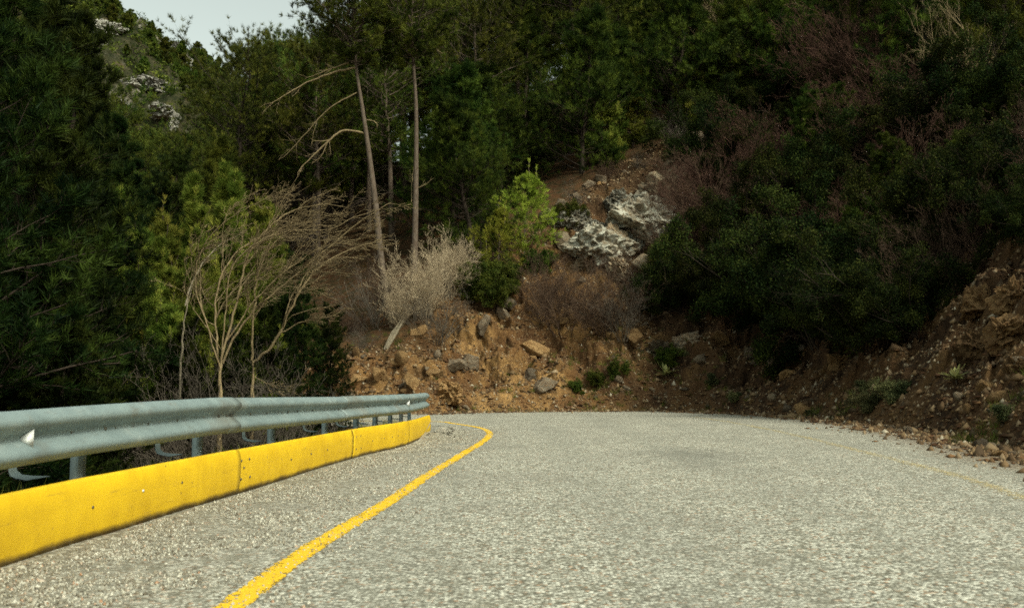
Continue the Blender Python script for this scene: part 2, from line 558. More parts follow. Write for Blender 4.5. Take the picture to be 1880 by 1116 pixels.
mp2 = t.n('Mapping'); mp2.inputs['Scale'].default_value = (1, 0.6, 9); t.l(p, mp2.inputs[0])
scf = t.noise(3.5, 6, 0.75, mp2.outputs[0], 0.4)
c = t.mix(t.ramp(scf, [(0.60, 0.0), (0.68, 0.55)]), c, (.30, .19, .03))
scf2 = t.noise(16, 3, 0.6, p)
c = t.mix(t.ramp(scf2, [(0.70, 0.0), (0.73, 0.7)]), c, (.09, .065, .03))
t.bsdf(c, 0.55, 0.35, normal=t.bump(n2, 0.12, 0.004))
M['yellow'] = t.m

def plain(name, col, rough=0.7, spec=0.3, metal=0.0, var=0.3, sc_=12):
    t = NT(name)
    f = t.noise(sc_, 5, 0.65, t.pos())
    c = t.mix(t.ramp(f, [(0.35, 0.0), (0.65, var)]), col, [x * 0.4 for x in col])
    t.bsdf(c, rough, spec, metal)
    return t.m
M['plaster'] = plain('bare_pale_undercoat', (.58, .48, .30), 0.85)
M['bolt'] = plain('bolt_steel', (.10, .095, .07), 0.6, 0.4, 0.3)
M['hole'] = plain('dark_hole', (.02, .018, .01), 0.9, 0.1)
M['white'] = plain('white_reflector', (.80, .82, .78), 0.4, 0.5, 0, 0.12)
M['grass'] = leaf_mat('grass_blades', (.03, .045, .012), (.07, .10, .025), (.17, .18, .06), 0.3)
M['dry_grass'] = leaf_mat('dry_grass', (.07, .045, .02), (.16, .11, .05), (.30, .22, .11), 0.2)
M['thistle'] = leaf_mat('thistle_leaf', (.14, .16, .09), (.26, .28, .17), (.42, .43, .29), 0.2)
M['sagebush'] = leaf_mat('grey_green_leaf', (.03, .045, .028), (.07, .09, .05), (.15, .17, .10), 0.2)

# ------------------------------------------------------------------ terrain function
toe_px = [(1880, 842), (1800, 820), (1700, 799), (1600, 783), (1500, 770), (1400, 762), (1300, 757), (1200, 754.5), (1000, 755), (850, 757.5), (780, 760)]
TOE = [gnd(x, y)[:2] for x, y in toe_px]
hill_line = [np.array(q) for q in [(7.5, -60), (6.6, -5), (6.6, 5), (6.8, 10)]] + TOE + [np.array(q) for q in [(-6.2, 33.5), (-12, 35), (-30, 37), (-90, 40)]]
rail_px = [(0, 1030), (200, 969), (400, 910), (634, 841), (738, 815), (780, 793)]
RAIL = [np.array([-3.15, -6.0]), np.array([-3.05, 0.0])] + [gnd(x, y)[:2] for x, y in rail_px]
val_line = [np.array([-3.6, -60])] + [q + np.array([-0.35, 0]) for q in RAIL] + [np.array(q) for q in [(-2.7, 20.8), (-3.6, 22.6), (-6, 24), (-12, 25.5), (-30, 27), (-90, 30)]]
POLY = np.array(hill_line + val_line[::-1])
NH = len(hill_line)

def seg_dist(P, line):
    best = np.full(len(P), 1e9)
    for a, b in zip(line[:-1], line[1:]):
        ab = b - a
        tt = np.clip(((P - a) @ ab) / (ab @ ab), 0, 1)
        d = np.linalg.norm(P - (a + tt[:, None] * ab), axis=1)
        best = np.minimum(best, d)
    return best

def inside(P):
    r = np.zeros(len(P), bool)
    n = len(POLY)
    for i in range(n):
        a, b = POLY[i], POLY[(i + 1) % n]
        c = (a[1] > P[:, 1]) != (b[1] > P[:, 1])
        xx = (b[0] - a[0]) * (P[:, 1] - a[1]) / (b[1] - a[1] + 1e-12) + a[0]
        r ^= c & (P[:, 0] < xx)
    return r

def terrain(P):
    """macro height, bank weight, mountain weight"""
    P = np.asarray(P, float)
    X, Y = P[:, 0], P[:, 1]
    ins = inside(P)
    dh, dv = seg_dist(P, hill_line), seg_dist(P, val_line)
    # hill side
    zfit = 3.8 + 0.35 * X + 0.45 * (Y - 35)
    cap = 20 + 0.9 * np.maximum(X + 10, 0) + 0.05 * (Y - 70)
    zfit = np.minimum(zfit, cap)
    zright = 3.0 + 0.62 * np.maximum(X - 8, 0)
    zl = 0.3 + 0.03 * dh
    zh = np.maximum(np.maximum(zfit, zright), zl)
    slope = 0.84 + 0.25 * sstep(6, 12, X) * sstep(34, 22, Y)
    zb = slope * dh
    k = 0.8
    zhill = -np.log(np.exp(-np.clip(zb / k, -50, 50)) + np.exp(-np.clip(zh / k, -50, 50))) * k
    zhill = np.where(zb / k > 45, zh, zhill)
    zhill = np.maximum(zhill, 0) * sstep(0, 0.8, dh) + 0.0
    # valley side
    zv = -3.2 * (1 - np.exp(-np.maximum(dv - 0.3, 0) * 0.16))
    left = dv < dh
    z = np.where(ins, -0.05, np.where(left, zv - 0.03, zhill))
    # mountain far left
    D = np.hypot(X + 202, (Y - 275) * 0.8)
    mz = 157 - 0.60 * D + 9 * fbm(np.stack([X, Y, X * 0], 1) * 0.016, 4)
    mw = sstep(120, 150, Y)
    mz = mz * mw - 5 * (1 - mw)
    mo = (mz > z) & (Y > 115)
    z = np.where(mo, mz, z)
    bankw = np.where(ins | left, 0, sstep(zh + 1.2, zh - 1.8, zb))
    return z, bankw, mo.astype(float), ins, np.minimum(dh, 50), dv

def TZ(x, y):
    return float(terrain(np.array([[x, y]]))[0][0])

def hit(px, py, ymax=400.0):
    d = ray(px, py)
    ys = np.concatenate([np.arange(4, 80, 0.15), np.arange(80, ymax, 1.0)])
    P = CP + d[None] * (ys / d[1])[:, None]
    z = terrain(P[:, :2])[0]
    k = np.argmax(P[:, 2] <= z)
    if not (P[k, 2] <= z[k]): return None
    return np.array([P[k, 0], P[k, 1], z[k]])

# ------------------------------------------------------------------ ground sheet (polar grid about the viewpoint)
def polar(angs, rs):
    A, Rr = np.meshgrid(angs, rs, indexing='ij')
    X = np.sin(A) * Rr; Y = np.cos(A) * Rr
    na, nr = A.shape
    idx = np.arange(na * nr).reshape(na, nr)
    F = np.stack([idx[:-1, :-1], idx[1:, :-1], idx[1:, 1:], idx[:-1, 1:]], -1).reshape(-1, 4)
    return np.stack([X.ravel(), Y.ravel()], 1), F

angs = np.concatenate([np.linspace(-pi, -0.62, 60)[:-1], np.linspace(-0.62, 0.62, 640), np.linspace(0.62, pi, 60)[1:]])
rs = np.concatenate([np.linspace(0.05, 3, 12)[:-1], np.linspace(3, 12, 50)[:-1], np.arange(12, 58, 0.12), np.geomspace(58, 700, 190)])
XY, F = polar(angs, rs)
z, bk, mt, ins, dh, dv = terrain(XY)
P3 = np.stack([XY[:, 0], XY[:, 1], z], 1)
amp = np.where(ins, 0.0, np.where(mt > 0.5, 0.0, 0.25)) * sstep(0.1, 1.2, np.minimum(dh, dv))
rough = fbm(P3 * 0.55, 5)
fine = fbm(P3 * 2.6 + 40, 4)
blk = np.abs(fbm(P3 * np.array([1.1, 1.1, 1.6]) + 90, 4))
dn = rough * 1.15 * (0.25 + bk) + fine * 0.20 * (0.3 + bk) - blk * 0.35 * bk
dn += (0.16 - np.abs(pn(P3 * 1.9 + 7)) - 0.6 * np.abs(pn(P3 * 3.7 + 27))) * 0.75 * bk
dn *= sstep(0.0, 2.0, np.minimum(dh, dv)) * np.where(ins, 0, 1) * np.where(mt > 0.5, 0, 1) * sstep(130, 60, XY[:, 1])
P3[:, 2] += dn * 0.62
toward = nrm(np.array([[-0.25, -1.0]]))[0]
P3[:, 0] += toward[0] * dn * 0.55 * bk
P3[:, 1] += toward[1] * dn * 0.55 * bk
mn = fbm(P3 * 0.07, 5) * 9 + np.abs(fbm(P3 * 0.2 + 5, 4)) * -3
P3[:, 2] += np.where(mt > 0.5, mn, 0)
right_shade = sstep(2.0, 7.5, XY[:, 0] - 0.10 * (36 - XY[:, 1])) * (0.65 + 0.5 * (pn(P3 * 0.5) > 0))  # painted shade: soil gets darker toward the right of the bank, in patches
me = raw_mesh('ground', P3, F, {'bank': np.clip(bk, 0, 1), 'mount': mt, 'earth': np.clip(right_shade, 0, 1)}, smooth=True)
me.materials.append(M['ground'])
g = bpy.data.objects.new('ground', me); C.objects.link(g)
tag(g, 'sloping earth of the roadside bank, forest floor and distant mountain', None, None, 'structure')

from mathutils.bvhtree import BVHTree
BVH = BVHTree.FromPolygons(P3.tolist(), F.tolist())
def surf(x, y):
    h_ = BVH.ray_cast(Vector((float(x), float(y), 300.0)), Vector((0, 0, -1)))
    return h_[0], h_[1]
def TZ(x, y):
    h_ = surf(x, y)[0]
    return float(h_.z) if h_ is not None else 0.0
def hit(px, py):
    d = Vector(ray(px, py))
    h_ = BVH.ray_cast(Vector(CP), d.normalized())
    return None if h_[0] is None else np.array(h_[0])

# ------------------------------------------------------------------ road
angs = np.concatenate([np.linspace(-pi, -0.6, 90)[:-1], np.linspace(-0.6, 0.6, 420), np.linspace(0.6, pi, 90)[1:]])
rs = np.concatenate([np.linspace(0.02, 3, 20)[:-1], np.arange(3, 46, 0.11), np.geomspace(46, 95, 40)])
XY, F = polar(angs, rs)
cen = XY[F].mean(1)
keep = inside(cen)
F = F[keep]
used = np.unique(F)
rem = -np.ones(len(XY), int); rem[used] = np.arange(len(used))
XY, F = XY[used], rem[F]
line_px = [(420, 1116), (595, 992), (706, 925), (802, 862), (862, 826), (892, 806), (899, 795), (884, 786), (853, 780), (823, 776), (790, 773.5)]
LINE = [np.array([-1.35, -3.0]), np.array([-1.28, 2.0])] + [gnd(x, y)[:2] for x, y in line_px] + [np.array([-6.5, 26.6]), np.array([-14, 28.0])]
dhx, dvx = seg_dist(XY, hill_line), seg_dist(XY, val_line)
zz = 0.012 * pn(np.stack([XY[:, 0], XY[:, 1], XY[:, 0] * 0], 1) * 0.5)
# shoulder: rail side of the line
dl = seg_dist(XY, LINE)
sh = sstep(2.4, 0.6, dvx) * 0.8
ed = sstep(1.6, 0.0, dhx) * (0.5 + 0.6 * sstep(30, 16, XY[:, 1])) + sstep(0.55, 0.15, dvx) * 0.7
me = raw_mesh('road', np.column_stack([XY, zz]), F, {'shoulder': sh, 'edge': np.clip(ed, 0, 1)}, smooth=True)
me.materials.append(M['road'])
road = bpy.data.objects.new('road', me); C.objects.link(road)
tag(road, 'pale chip sealed mountain road bending left', None, None, 'structure')

def resample(pts, step):
    pts = np.array(pts, float)
    # catmull-rom then resample
    out = []
    n = len(pts)
    for i in range(n - 1):
        p0, p1, p2, p3 = pts[max(i - 1, 0)], pts[i], pts[i + 1], pts[min(i + 2, n - 1)]
        for q in np.linspace(0, 1, 12, endpoint=False):
            out.append(0.5 * ((2 * p1) + (-p0 + p2) * q + (2 * p0 - 5 * p1 + 4 * p2 - p3) * q * q + (-p0 + 3 * p1 - 3 * p2 + p3) * q ** 3))
    out.append(pts[-1])
    out = np.array(out)
    s = np.concatenate([[0], np.cumsum(np.linalg.norm(np.diff(out, axis=0), axis=1))])
    ns = np.arange(0, s[-1], step)
    return np.stack([np.interp(ns, s, out[:, k]) for k in range(out.shape[1])], 1), ns

def strip(name, pts, width, mat, parent, z=0.004, seed=0):
    c, s = resample(pts, 0.08)
    kk = np.ones(13) / 13
    cp_ = np.pad(c, ((6, 6), (0, 0)), mode='edge')
    c = np.stack([np.convolve(cp_[:, 0], kk, 'valid'), np.convolve(cp_[:, 1], kk, 'valid')], 1)
    d = nrm(np.gradient(c, axis=0))
    nrmv = np.stack([-d[:, 1], d[:, 0]], 1)
    rng = np.random.default_rng(seed)
    offs = np.array([-0.5, -0.38, 0, 0.38, 0.5])
    V = []
    for o in offs:
        jj = (rng.normal(size=len(c)) * 0.006)[:, None] if abs(o) > 0.45 else 0
        q = c + nrmv * (o * width) + nrmv * jj
        zq = 0.012 * pn(np.stack([q[:, 0], q[:, 1], q[:, 0] * 0], 1) * 0.5) + z
        V.append(np.column_stack([q, zq]))
    V = np.stack(V, 1)
    n, k = V.shape[:2]
    idx = np.arange(n * k).reshape(n, k)
    F = np.stack([idx[:-1, :-1], idx[:-1, 1:], idx[1:, 1:], idx[1:, :-1]], -1).reshape(-1, 4)
    edge = np.tile(np.array([0, 0.6, 1, 0.6, 0]), n)
    me = raw_mesh(name, V.reshape(-1, 3), F, {'tint': edge})
    me.materials.append(mat)
    o = bpy.data.objects.new(name, me); C.objects.link(o); o.parent = parent
    return o
o = strip('edge_line', LINE, 0.155, M['line'], road, seed=1)
o['label'] = 'yellow painted edge line beside the guardrail'
rl_px = [(1950, 935), (1880, 913), (1760, 874), (1650, 846), (1560, 823), (1480, 803), (1400, 786), (1330, 773), (1270, 765)]
RL = [np.array([3.9, 4.0])] + [gnd(x, y)[:2] for x, y in rl_px]
o = strip('edge_line', RL, 0.26, M['line_worn'], road, seed=2)
o['label'] = 'faded, almost worn away yellow line on the bank side'
# cracks
def crack(pts, wd, seed):
    rng = np.random.default_rng(seed)
    c, s = resample(pts, 0.12)
    c = c + rng.normal(size=c.shape) * 0.035
    d = nrm(np.gradient(c, axis=0)); nv = np.stack([-d[:, 1], d[:, 0]], 1)
    wv = (wd * rng.uniform(0.3, 1.2, len(c)))[:, None]
    a, b = c - nv * wv / 2, c + nv * wv / 2
    V = np.stack([a, b], 1).reshape(-1, 2)
    zq = 0.012 * pn(np.stack([V[:, 0], V[:, 1], V[:, 0] * 0], 1) * 0.5) + 0.006
    idx = np.arange(len(V)).reshape(-1, 2)
    F = np.stack([idx[:-1, 0], idx[:-1, 1], idx[1:, 1], idx[1:, 0]], -1)
    me = raw_mesh('crack', np.column_stack([V, zq]), F)
    me.materials.append(M['hole'])
    o = bpy.data.objects.new('crack', me); C.objects.link(o); o.parent = road
crack([gnd(x, y)[:2] for x, y in [(778, 784), (800, 782), (822, 784), (832, 789), (822, 797)]], 0.07, 3)
crack([gnd(x, y)[:2] for x, y in [(786, 800), (800, 792), (822, 797), (838, 803)]], 0.035, 4)

# ------------------------------------------------------------------ guardrail
rail = empty('guardrail', (RAIL[2][0], RAIL[2][1], 0))
tag(rail, 'galvanised W-beam guardrail with yellow lower panels along the left road edge', 'guardrail')
ROFF = np.array([RAIL[2][0], RAIL[2][1], 0])
path, ps = resample(RAIL, 0.05)
pd = nrm(np.gradient(path, axis=0))
def along(s):
    x = np.array([np.interp(s, ps, path[:, 0]), np.interp(s, ps, path[:, 1])])
    d = nrm(np.array([np.interp(s, ps, pd[:, 0]), np.interp(s, ps, pd[:, 1])]))
    return x, d
def s_at_px(px):
    pj = np.array([proj([q[0], q[1], 0.4])[0] for q in path[path[:, 1] > 2]])
    ss = ps[path[:, 1] > 2]
    return float(np.interp(px, pj, ss))
smax = s_at_px(780)
# heights of the beam's top edge, taken along the rail
hk_s = [0, s_at_px(0), s_at_px(200), s_at_px(391), s_at_px(617), s_at_px(774)]
hk_z = [0.83, 0.845, 0.865, 0.885, 0.845, 0.84]
def topz(s): return np.interp(s, hk_s, hk_z)

def sweep(name, prof, s0, s1, zfun, mat, parent, off=0.0, thick=0.0, step=0.15, smooth=True, closed=False):
    """prof: list of (outward-to-road, z); swept from s0 to s1"""
    prof = np.array(prof, float)
    sv = np.linspace(s0, s1, max(3, int((s1 - s0) / step) + 1))
    V = []
    for s in sv:
        x, d = along(s)
        nr = np.array([d[1], -d[0]])          # towards the road
        for (u, zz_) in prof:
            q = x + nr * (u + off)
            V.append([q[0] - ROFF[0], q[1] - ROFF[1], zfun(s) + zz_])
    V = np.array(V)
    n, k = len(sv), len(prof)
    idx = np.arange(n * k).reshape(n, k)
    if closed:
        nx = np.roll(idx, -1, axis=1)
        F = np.stack([idx[:-1], nx[:-1], nx[1:], idx[1:]], -1).reshape(-1, 4)
    else:
        F = np.stack([idx[:-1, :-1], idx[:-1, 1:], idx[1:, 1:], idx[1:, :-1]], -1).reshape(-1, 4)
    me = raw_mesh(name, V, F, None, smooth)
    me.materials.append(mat)
    o = bpy.data.objects.new(name, me); C.objects.link(o); o.parent = parent
    if thick:
        md = o.modifiers.new('solid', 'SOLIDIFY'); md.thickness = thick; md.offset = 0
    return o
# W profile, top edge at z=0, total height .325, depth .083
def wprof():
    raw = [(-0.012, -0.012), (0.0, 0.0), (0.018, -0.004), (0.04, -0.016), (0.075, -0.045), (0.083, -0.062), (0.080, -0.082), (0.058, -0.104),
           (0.016, -0.137), (0.004, -0.150), (0.002, -0.163), (0.004, -0.176), (0.016, -0.189), (0.058, -0.222), (0.080, -0.244),
           (0.083, -0.264), (0.075, -0.281), (0.04, -0.310), (0.018, -0.322), (0.0, -0.326), (-0.012, -0.314)]
    return raw
J = [s_at_px(403) - 4.35, s_at_px(403), s_at_px(622), s_at_px(737)]
Jn = [0.0, J[0]] + J[1:] + [smax - 0.05]
WP = wprof()
for i in range(len(Jn) - 1):
    a, b = Jn[i], Jn[i + 1] + (0.22 if i < len(Jn) - 2 else 0)
    off = 0.004 if i % 2 else 0.0
    o = sweep('beam', WP, a, b, lambda s, q=(0.004 if i % 2 else 0): topz(s) + q, M['steel'], rail, off=off + 0.02, thick=0.004)
def box_me(acc, c, sx, sy, sz, rot=0.0, tilt=None, bev=0.0):
    bm = bmesh.new()
    bmesh.ops.create_cube(bm, size=1)
    bmesh.ops.scale(bm, vec=(sx, sy, sz), verts=bm.verts)
    if bev: bmesh.ops.bevel(bm, geom=bm.edges[:], offset=bev, segments=1, affect='EDGES')
    bmesh.ops.triangulate(bm, faces=bm.faces)
    Mx = Matrix.Translation(Vector(c)) @ Matrix.Rotation(rot, 4, 'Z')
    if tilt: Mx = Mx @ Matrix.Rotation(tilt[0], 4, tilt[1])
    bmesh.ops.transform(bm, matrix=Mx, verts=bm.verts)
    bm.verts.ensure_lookup_table()
    V = np.array([v.co[:] for v in bm.verts]); F = np.array([[v.index for v in f.verts] for f in bm.faces])
    bm.free()
    acc.add(V, F)
def cyl_me(acc, c, axis, r, h, seg=8):
    ax = Vector(axis).normalized()
    bm = bmesh.new()
    bmesh.ops.create_cone(bm, cap_ends=True, segments=seg, radius1=r, radius2=r * 0.8, depth=h)
    bmesh.ops.triangulate(bm, faces=bm.faces)
    bmesh.ops.transform(bm, matrix=Matrix.Translation(Vector(c)) @ ax.to_track_quat('Z', 'Y').to_matrix().to_4x4(), verts=bm.verts)
    V = np.array([v.co[:] for v in bm.verts]); F = np.array([[v.index for v in f.verts] for f in bm.faces])
    bm.free()
    acc.add(V, F)
def rp(s, u, z):
    x, d = along(s)
    nr = np.array([d[1], -d[0]])
    q = x + nr * u
    return np.array([q[0], q[1], z]) - ROFF, math.atan2(d[1], d[0]), nr
# posts (C section), spacer and back bracket
post_px = [182, 393, 523, 617, 675, 708, 735, 755]
post_s = [s_at_px(q) for q in post_px]
post_s = [post_s[0] - 4.4, post_s[0] - 2.2] + post_s[:4] + [s_at_px(672), s_at_px(706), s_at_px(733), s_at_px(752), s_at_px(766)]
def csec(name, s, u, w_, dpt, z0, z1, parent):
    a = Acc()
    pz = (z0 + z1) / 2
    c, r, nr = rp(s, u, pz); box_me(a, c, w_, 0.006, z1 - z0, r)
    c, r, _ = rp(s - w_ / 2 + 0.003, u - dpt / 2, pz); box_me(a, c, 0.006, dpt, z1 - z0, r)
    c, r, _ = rp(s + w_ / 2 - 0.003, u - dpt / 2, pz); box_me(a, c, 0.006, dpt, z1 - z0, r)
    return a.obj(name, M['steel'], parent)
for s in post_s:
    if s > smax - 0.1: continue
    tz = topz(s)
    csec('post', s, -0.13, 0.10, 0.055, -0.5, tz - 0.05, rail)
    a = Acc(); c, r, _ = rp(s, -0.055, tz - 0.163); box_me(a, c, 0.09, 0.135, 0.14, r, bev=0.006)
    a.obj('spacer', M['steel'], rail)
    a = Acc(); c, r, nr = rp(s, 0.03, tz - 0.163); cyl_me(a, c, (nr[0], nr[1], 0), 0.014, 0.02)
    a.obj('bolt', M['bolt'], rail)
    # curved bracket behind the lower panel
    a = Acc()
    bs = s - 0.55
    pts = [(-0.27, tz - 0.24, -0.04, 0.04), (-0.27, 0.52, -0.04, 0.04), (-0.265, 0.455, -0.04, 0.05), (-0.245, 0.428, -0.05, 0.07), (-0.20, 0.415, -0.06, 0.12), (-0.13, 0.405, -0.07, 0.20)]
    V = []
    for u, zz_, w0, w1 in pts:
        for ww in (w0, w1): V.append(rp(bs + ww, u, zz_)[0])
    V = np.array(V); V2 = V + np.array([0, 0, 0.004]) + np.array([0.003, 0, 0])
    F = []
    for i in range(len(pts) - 1):
        q = 2 * i
        F += [[q, q + 1, q + 3], [q, q + 3, q + 2]]
    a.add(V, F); a.add(V2, [f[::-1] for f in F])
    a.obj('bracket', M['steel'], rail)
# bolts in the beam valley and at the joints
sv = np.arange(J[0] + 0.3, smax - 0.2, 0.52)
rngb = np.random.default_rng(5)
for s in sv:
    tz = topz(s)
    a = Acc(); c, r, nr = rp(s + rngb.normal() * 0.03, 0.028, tz - 0.163); cyl_me(a, c, (nr[0], nr[1], 0), 0.010, 0.012)
    a.obj('bolt', M['bolt'], rail)
for s in J[1:]:
    for (ds, dz) in ((0.04, -0.10), (0.18, -0.10), (0.04, -0.228), (0.18, -0.228), (0.06, -0.163), (0.17, -0.163)):
        u = 0.094 - 0.6 * 0.04 if abs(dz + 0.163) > 0.02 else 0.03
        a = Acc(); c, r, nr = rp(s + ds, u, topz(s) + dz); cyl_me(a, c, (nr[0], nr[1], 0), 0.013, 0.02)
        a.obj('bolt', M['bolt'], rail)
# dark seam at each overlap
for s in J[1:]:
    sweep('seam', [(u + 0.004, z_) for u, z_ in WP[2:-2]], s + 0.222, s + 0.236, topz, M['bolt'], rail, off=0.02, step=0.01)
# wedge reflectors
def wedge(px_, parent):
    s = s_at_px(px_)
    tz = topz(s)
    a = Acc()
    pts = [(0.0, 0.030, -0.163 + 0.012), (0.0, 0.030, -0.163 - 0.012), (0.045, 0.085, -0.163 - 0.058), (0.045, 0.085, -0.163 + 0.058),
           (0.050, 0.030, -0.163 + 0.03), (0.050, 0.030, -0.163 - 0.03)]
    V = np.array([rp(s + x_, u + 0.0, tz + z_)[0] for x_, u, z_ in pts])
    F = [[0, 1, 2], [0, 2, 3], [3, 2, 5], [3, 5, 4], [0, 3, 4], [1, 5, 2], [0, 4, 5], [0, 5, 1]]
    a.add(V, F)
    return a.obj('reflector', M['white'], parent)
wedge(24, rail); wedge(742, rail)
# yellow lower panels
YP = [(-0.06, -0.012), (-0.045, -0.003), (-0.01, 0.0), (0.004, -0.004), (0.012, -0.016), (0.022, -0.055), (0.03, -0.09), (0.03, -0.14), (0.03, -0.20), (0.028, -0.28), (0.018, -0.34), (0.010, -0.405)]
yk_s = [0, s_at_px(0), s_at_px(168), s_at_px(383), s_at_px(628), s_at_px(736), smax]
yk_z = [0.39, 0.39, 0.395, 0.402, 0.392, 0.39, 0.36]
def ytop(s): return np.interp(s, yk_s, yk_z)
YJ = [0.0, s_at_px(411) - 4.35, s_at_px(411), s_at_px(632), s_at_px(738), smax]
for i in range(len(YJ) - 1):
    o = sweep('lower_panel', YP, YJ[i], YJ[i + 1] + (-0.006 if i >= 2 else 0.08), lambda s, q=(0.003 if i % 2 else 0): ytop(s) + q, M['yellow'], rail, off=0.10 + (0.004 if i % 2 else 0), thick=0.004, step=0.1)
    if i == len(YJ) - 2:
        o['label'] = 'chipped end panel with bare pale undercoat showing'
        # bare pale patch, 3 mm proud
        a = Acc()
        V = []
        for (px_, t0, t1) in [(757, -0.405, -0.385), (762, -0.405, -0.34), (768, -0.405, -0.30), (774, -0.405, -0.20), (779.5, -0.405, -0.12)]:
            s = min(s_at_px(px_), smax)
            for tt in (t0, t1):
                u = np.interp(-tt, [0.0, 0.016, 0.055, 0.09, 0.28, 0.34, 0.405], [0.0, 0.012, 0.022, 0.03, 0.028, 0.018, 0.01])
                V.append(rp(s, 0.10 + u + 0.006, ytop(s) + tt)[0])
        F = []
        for q in range(0, len(V) - 2, 2): F += [[q, q + 2, q + 3], [q, q + 3, q + 1]]
        a.add(V, F); a.obj('bare_patch', M['plaster'], o)
# dark joint gaps and bolts in yellow panels
for k_, px_ in enumerate((632, 738)):
    sweep('seam', [(u + 0.0045, z_) for u, z_ in YP[2:]], s_at_px(px_) - 0.012, s_at_px(px_) + (0.006 if k_ else 0.014), ytop, M['hole'], rail, off=0.10, step=0.01)
ybolts = [(136, -0.19), (231, -0.16), (305, -0.17), (418, -0.10), (418, -0.27), (423, -0.17), (433, -0.10), (435, -0.27),
          (513, -0.20), (551, -0.19), (582, -0.19), (637, -0.10), (637, -0.27), (645, -0.10), (646, -0.27), (668, -0.2), (690, -0.2), (705, -0.2), (716, -0.2), (730, -0.2)]
for px_, dz in ybolts:
    s = s_at_px(px_)
    a = Acc(); c, r, nr = rp(s, 0.135, ytop(s) + dz); cyl_me(a, c, (nr[0], nr[1], 0), 0.0115, 0.014)
    a.obj('bolt', M['white'] if px_ == 231 else M['bolt'], rail)

HH = {}
_pine_name = 'pine_tree'
# ================================================================== vegetation builders
def trunk_line(H, n, lean, wob, rng, base=-0.8):
    tt = np.linspace(0, 1, n)
    x = lean[0] * tt + np.cumsum(rng.normal(size=n) * wob) * tt
    y = lean[1] * tt + np.cumsum(rng.normal(size=n) * wob) * tt
    z = base + (H - base) * tt
    return np.stack([x, y, z], 1)[None]

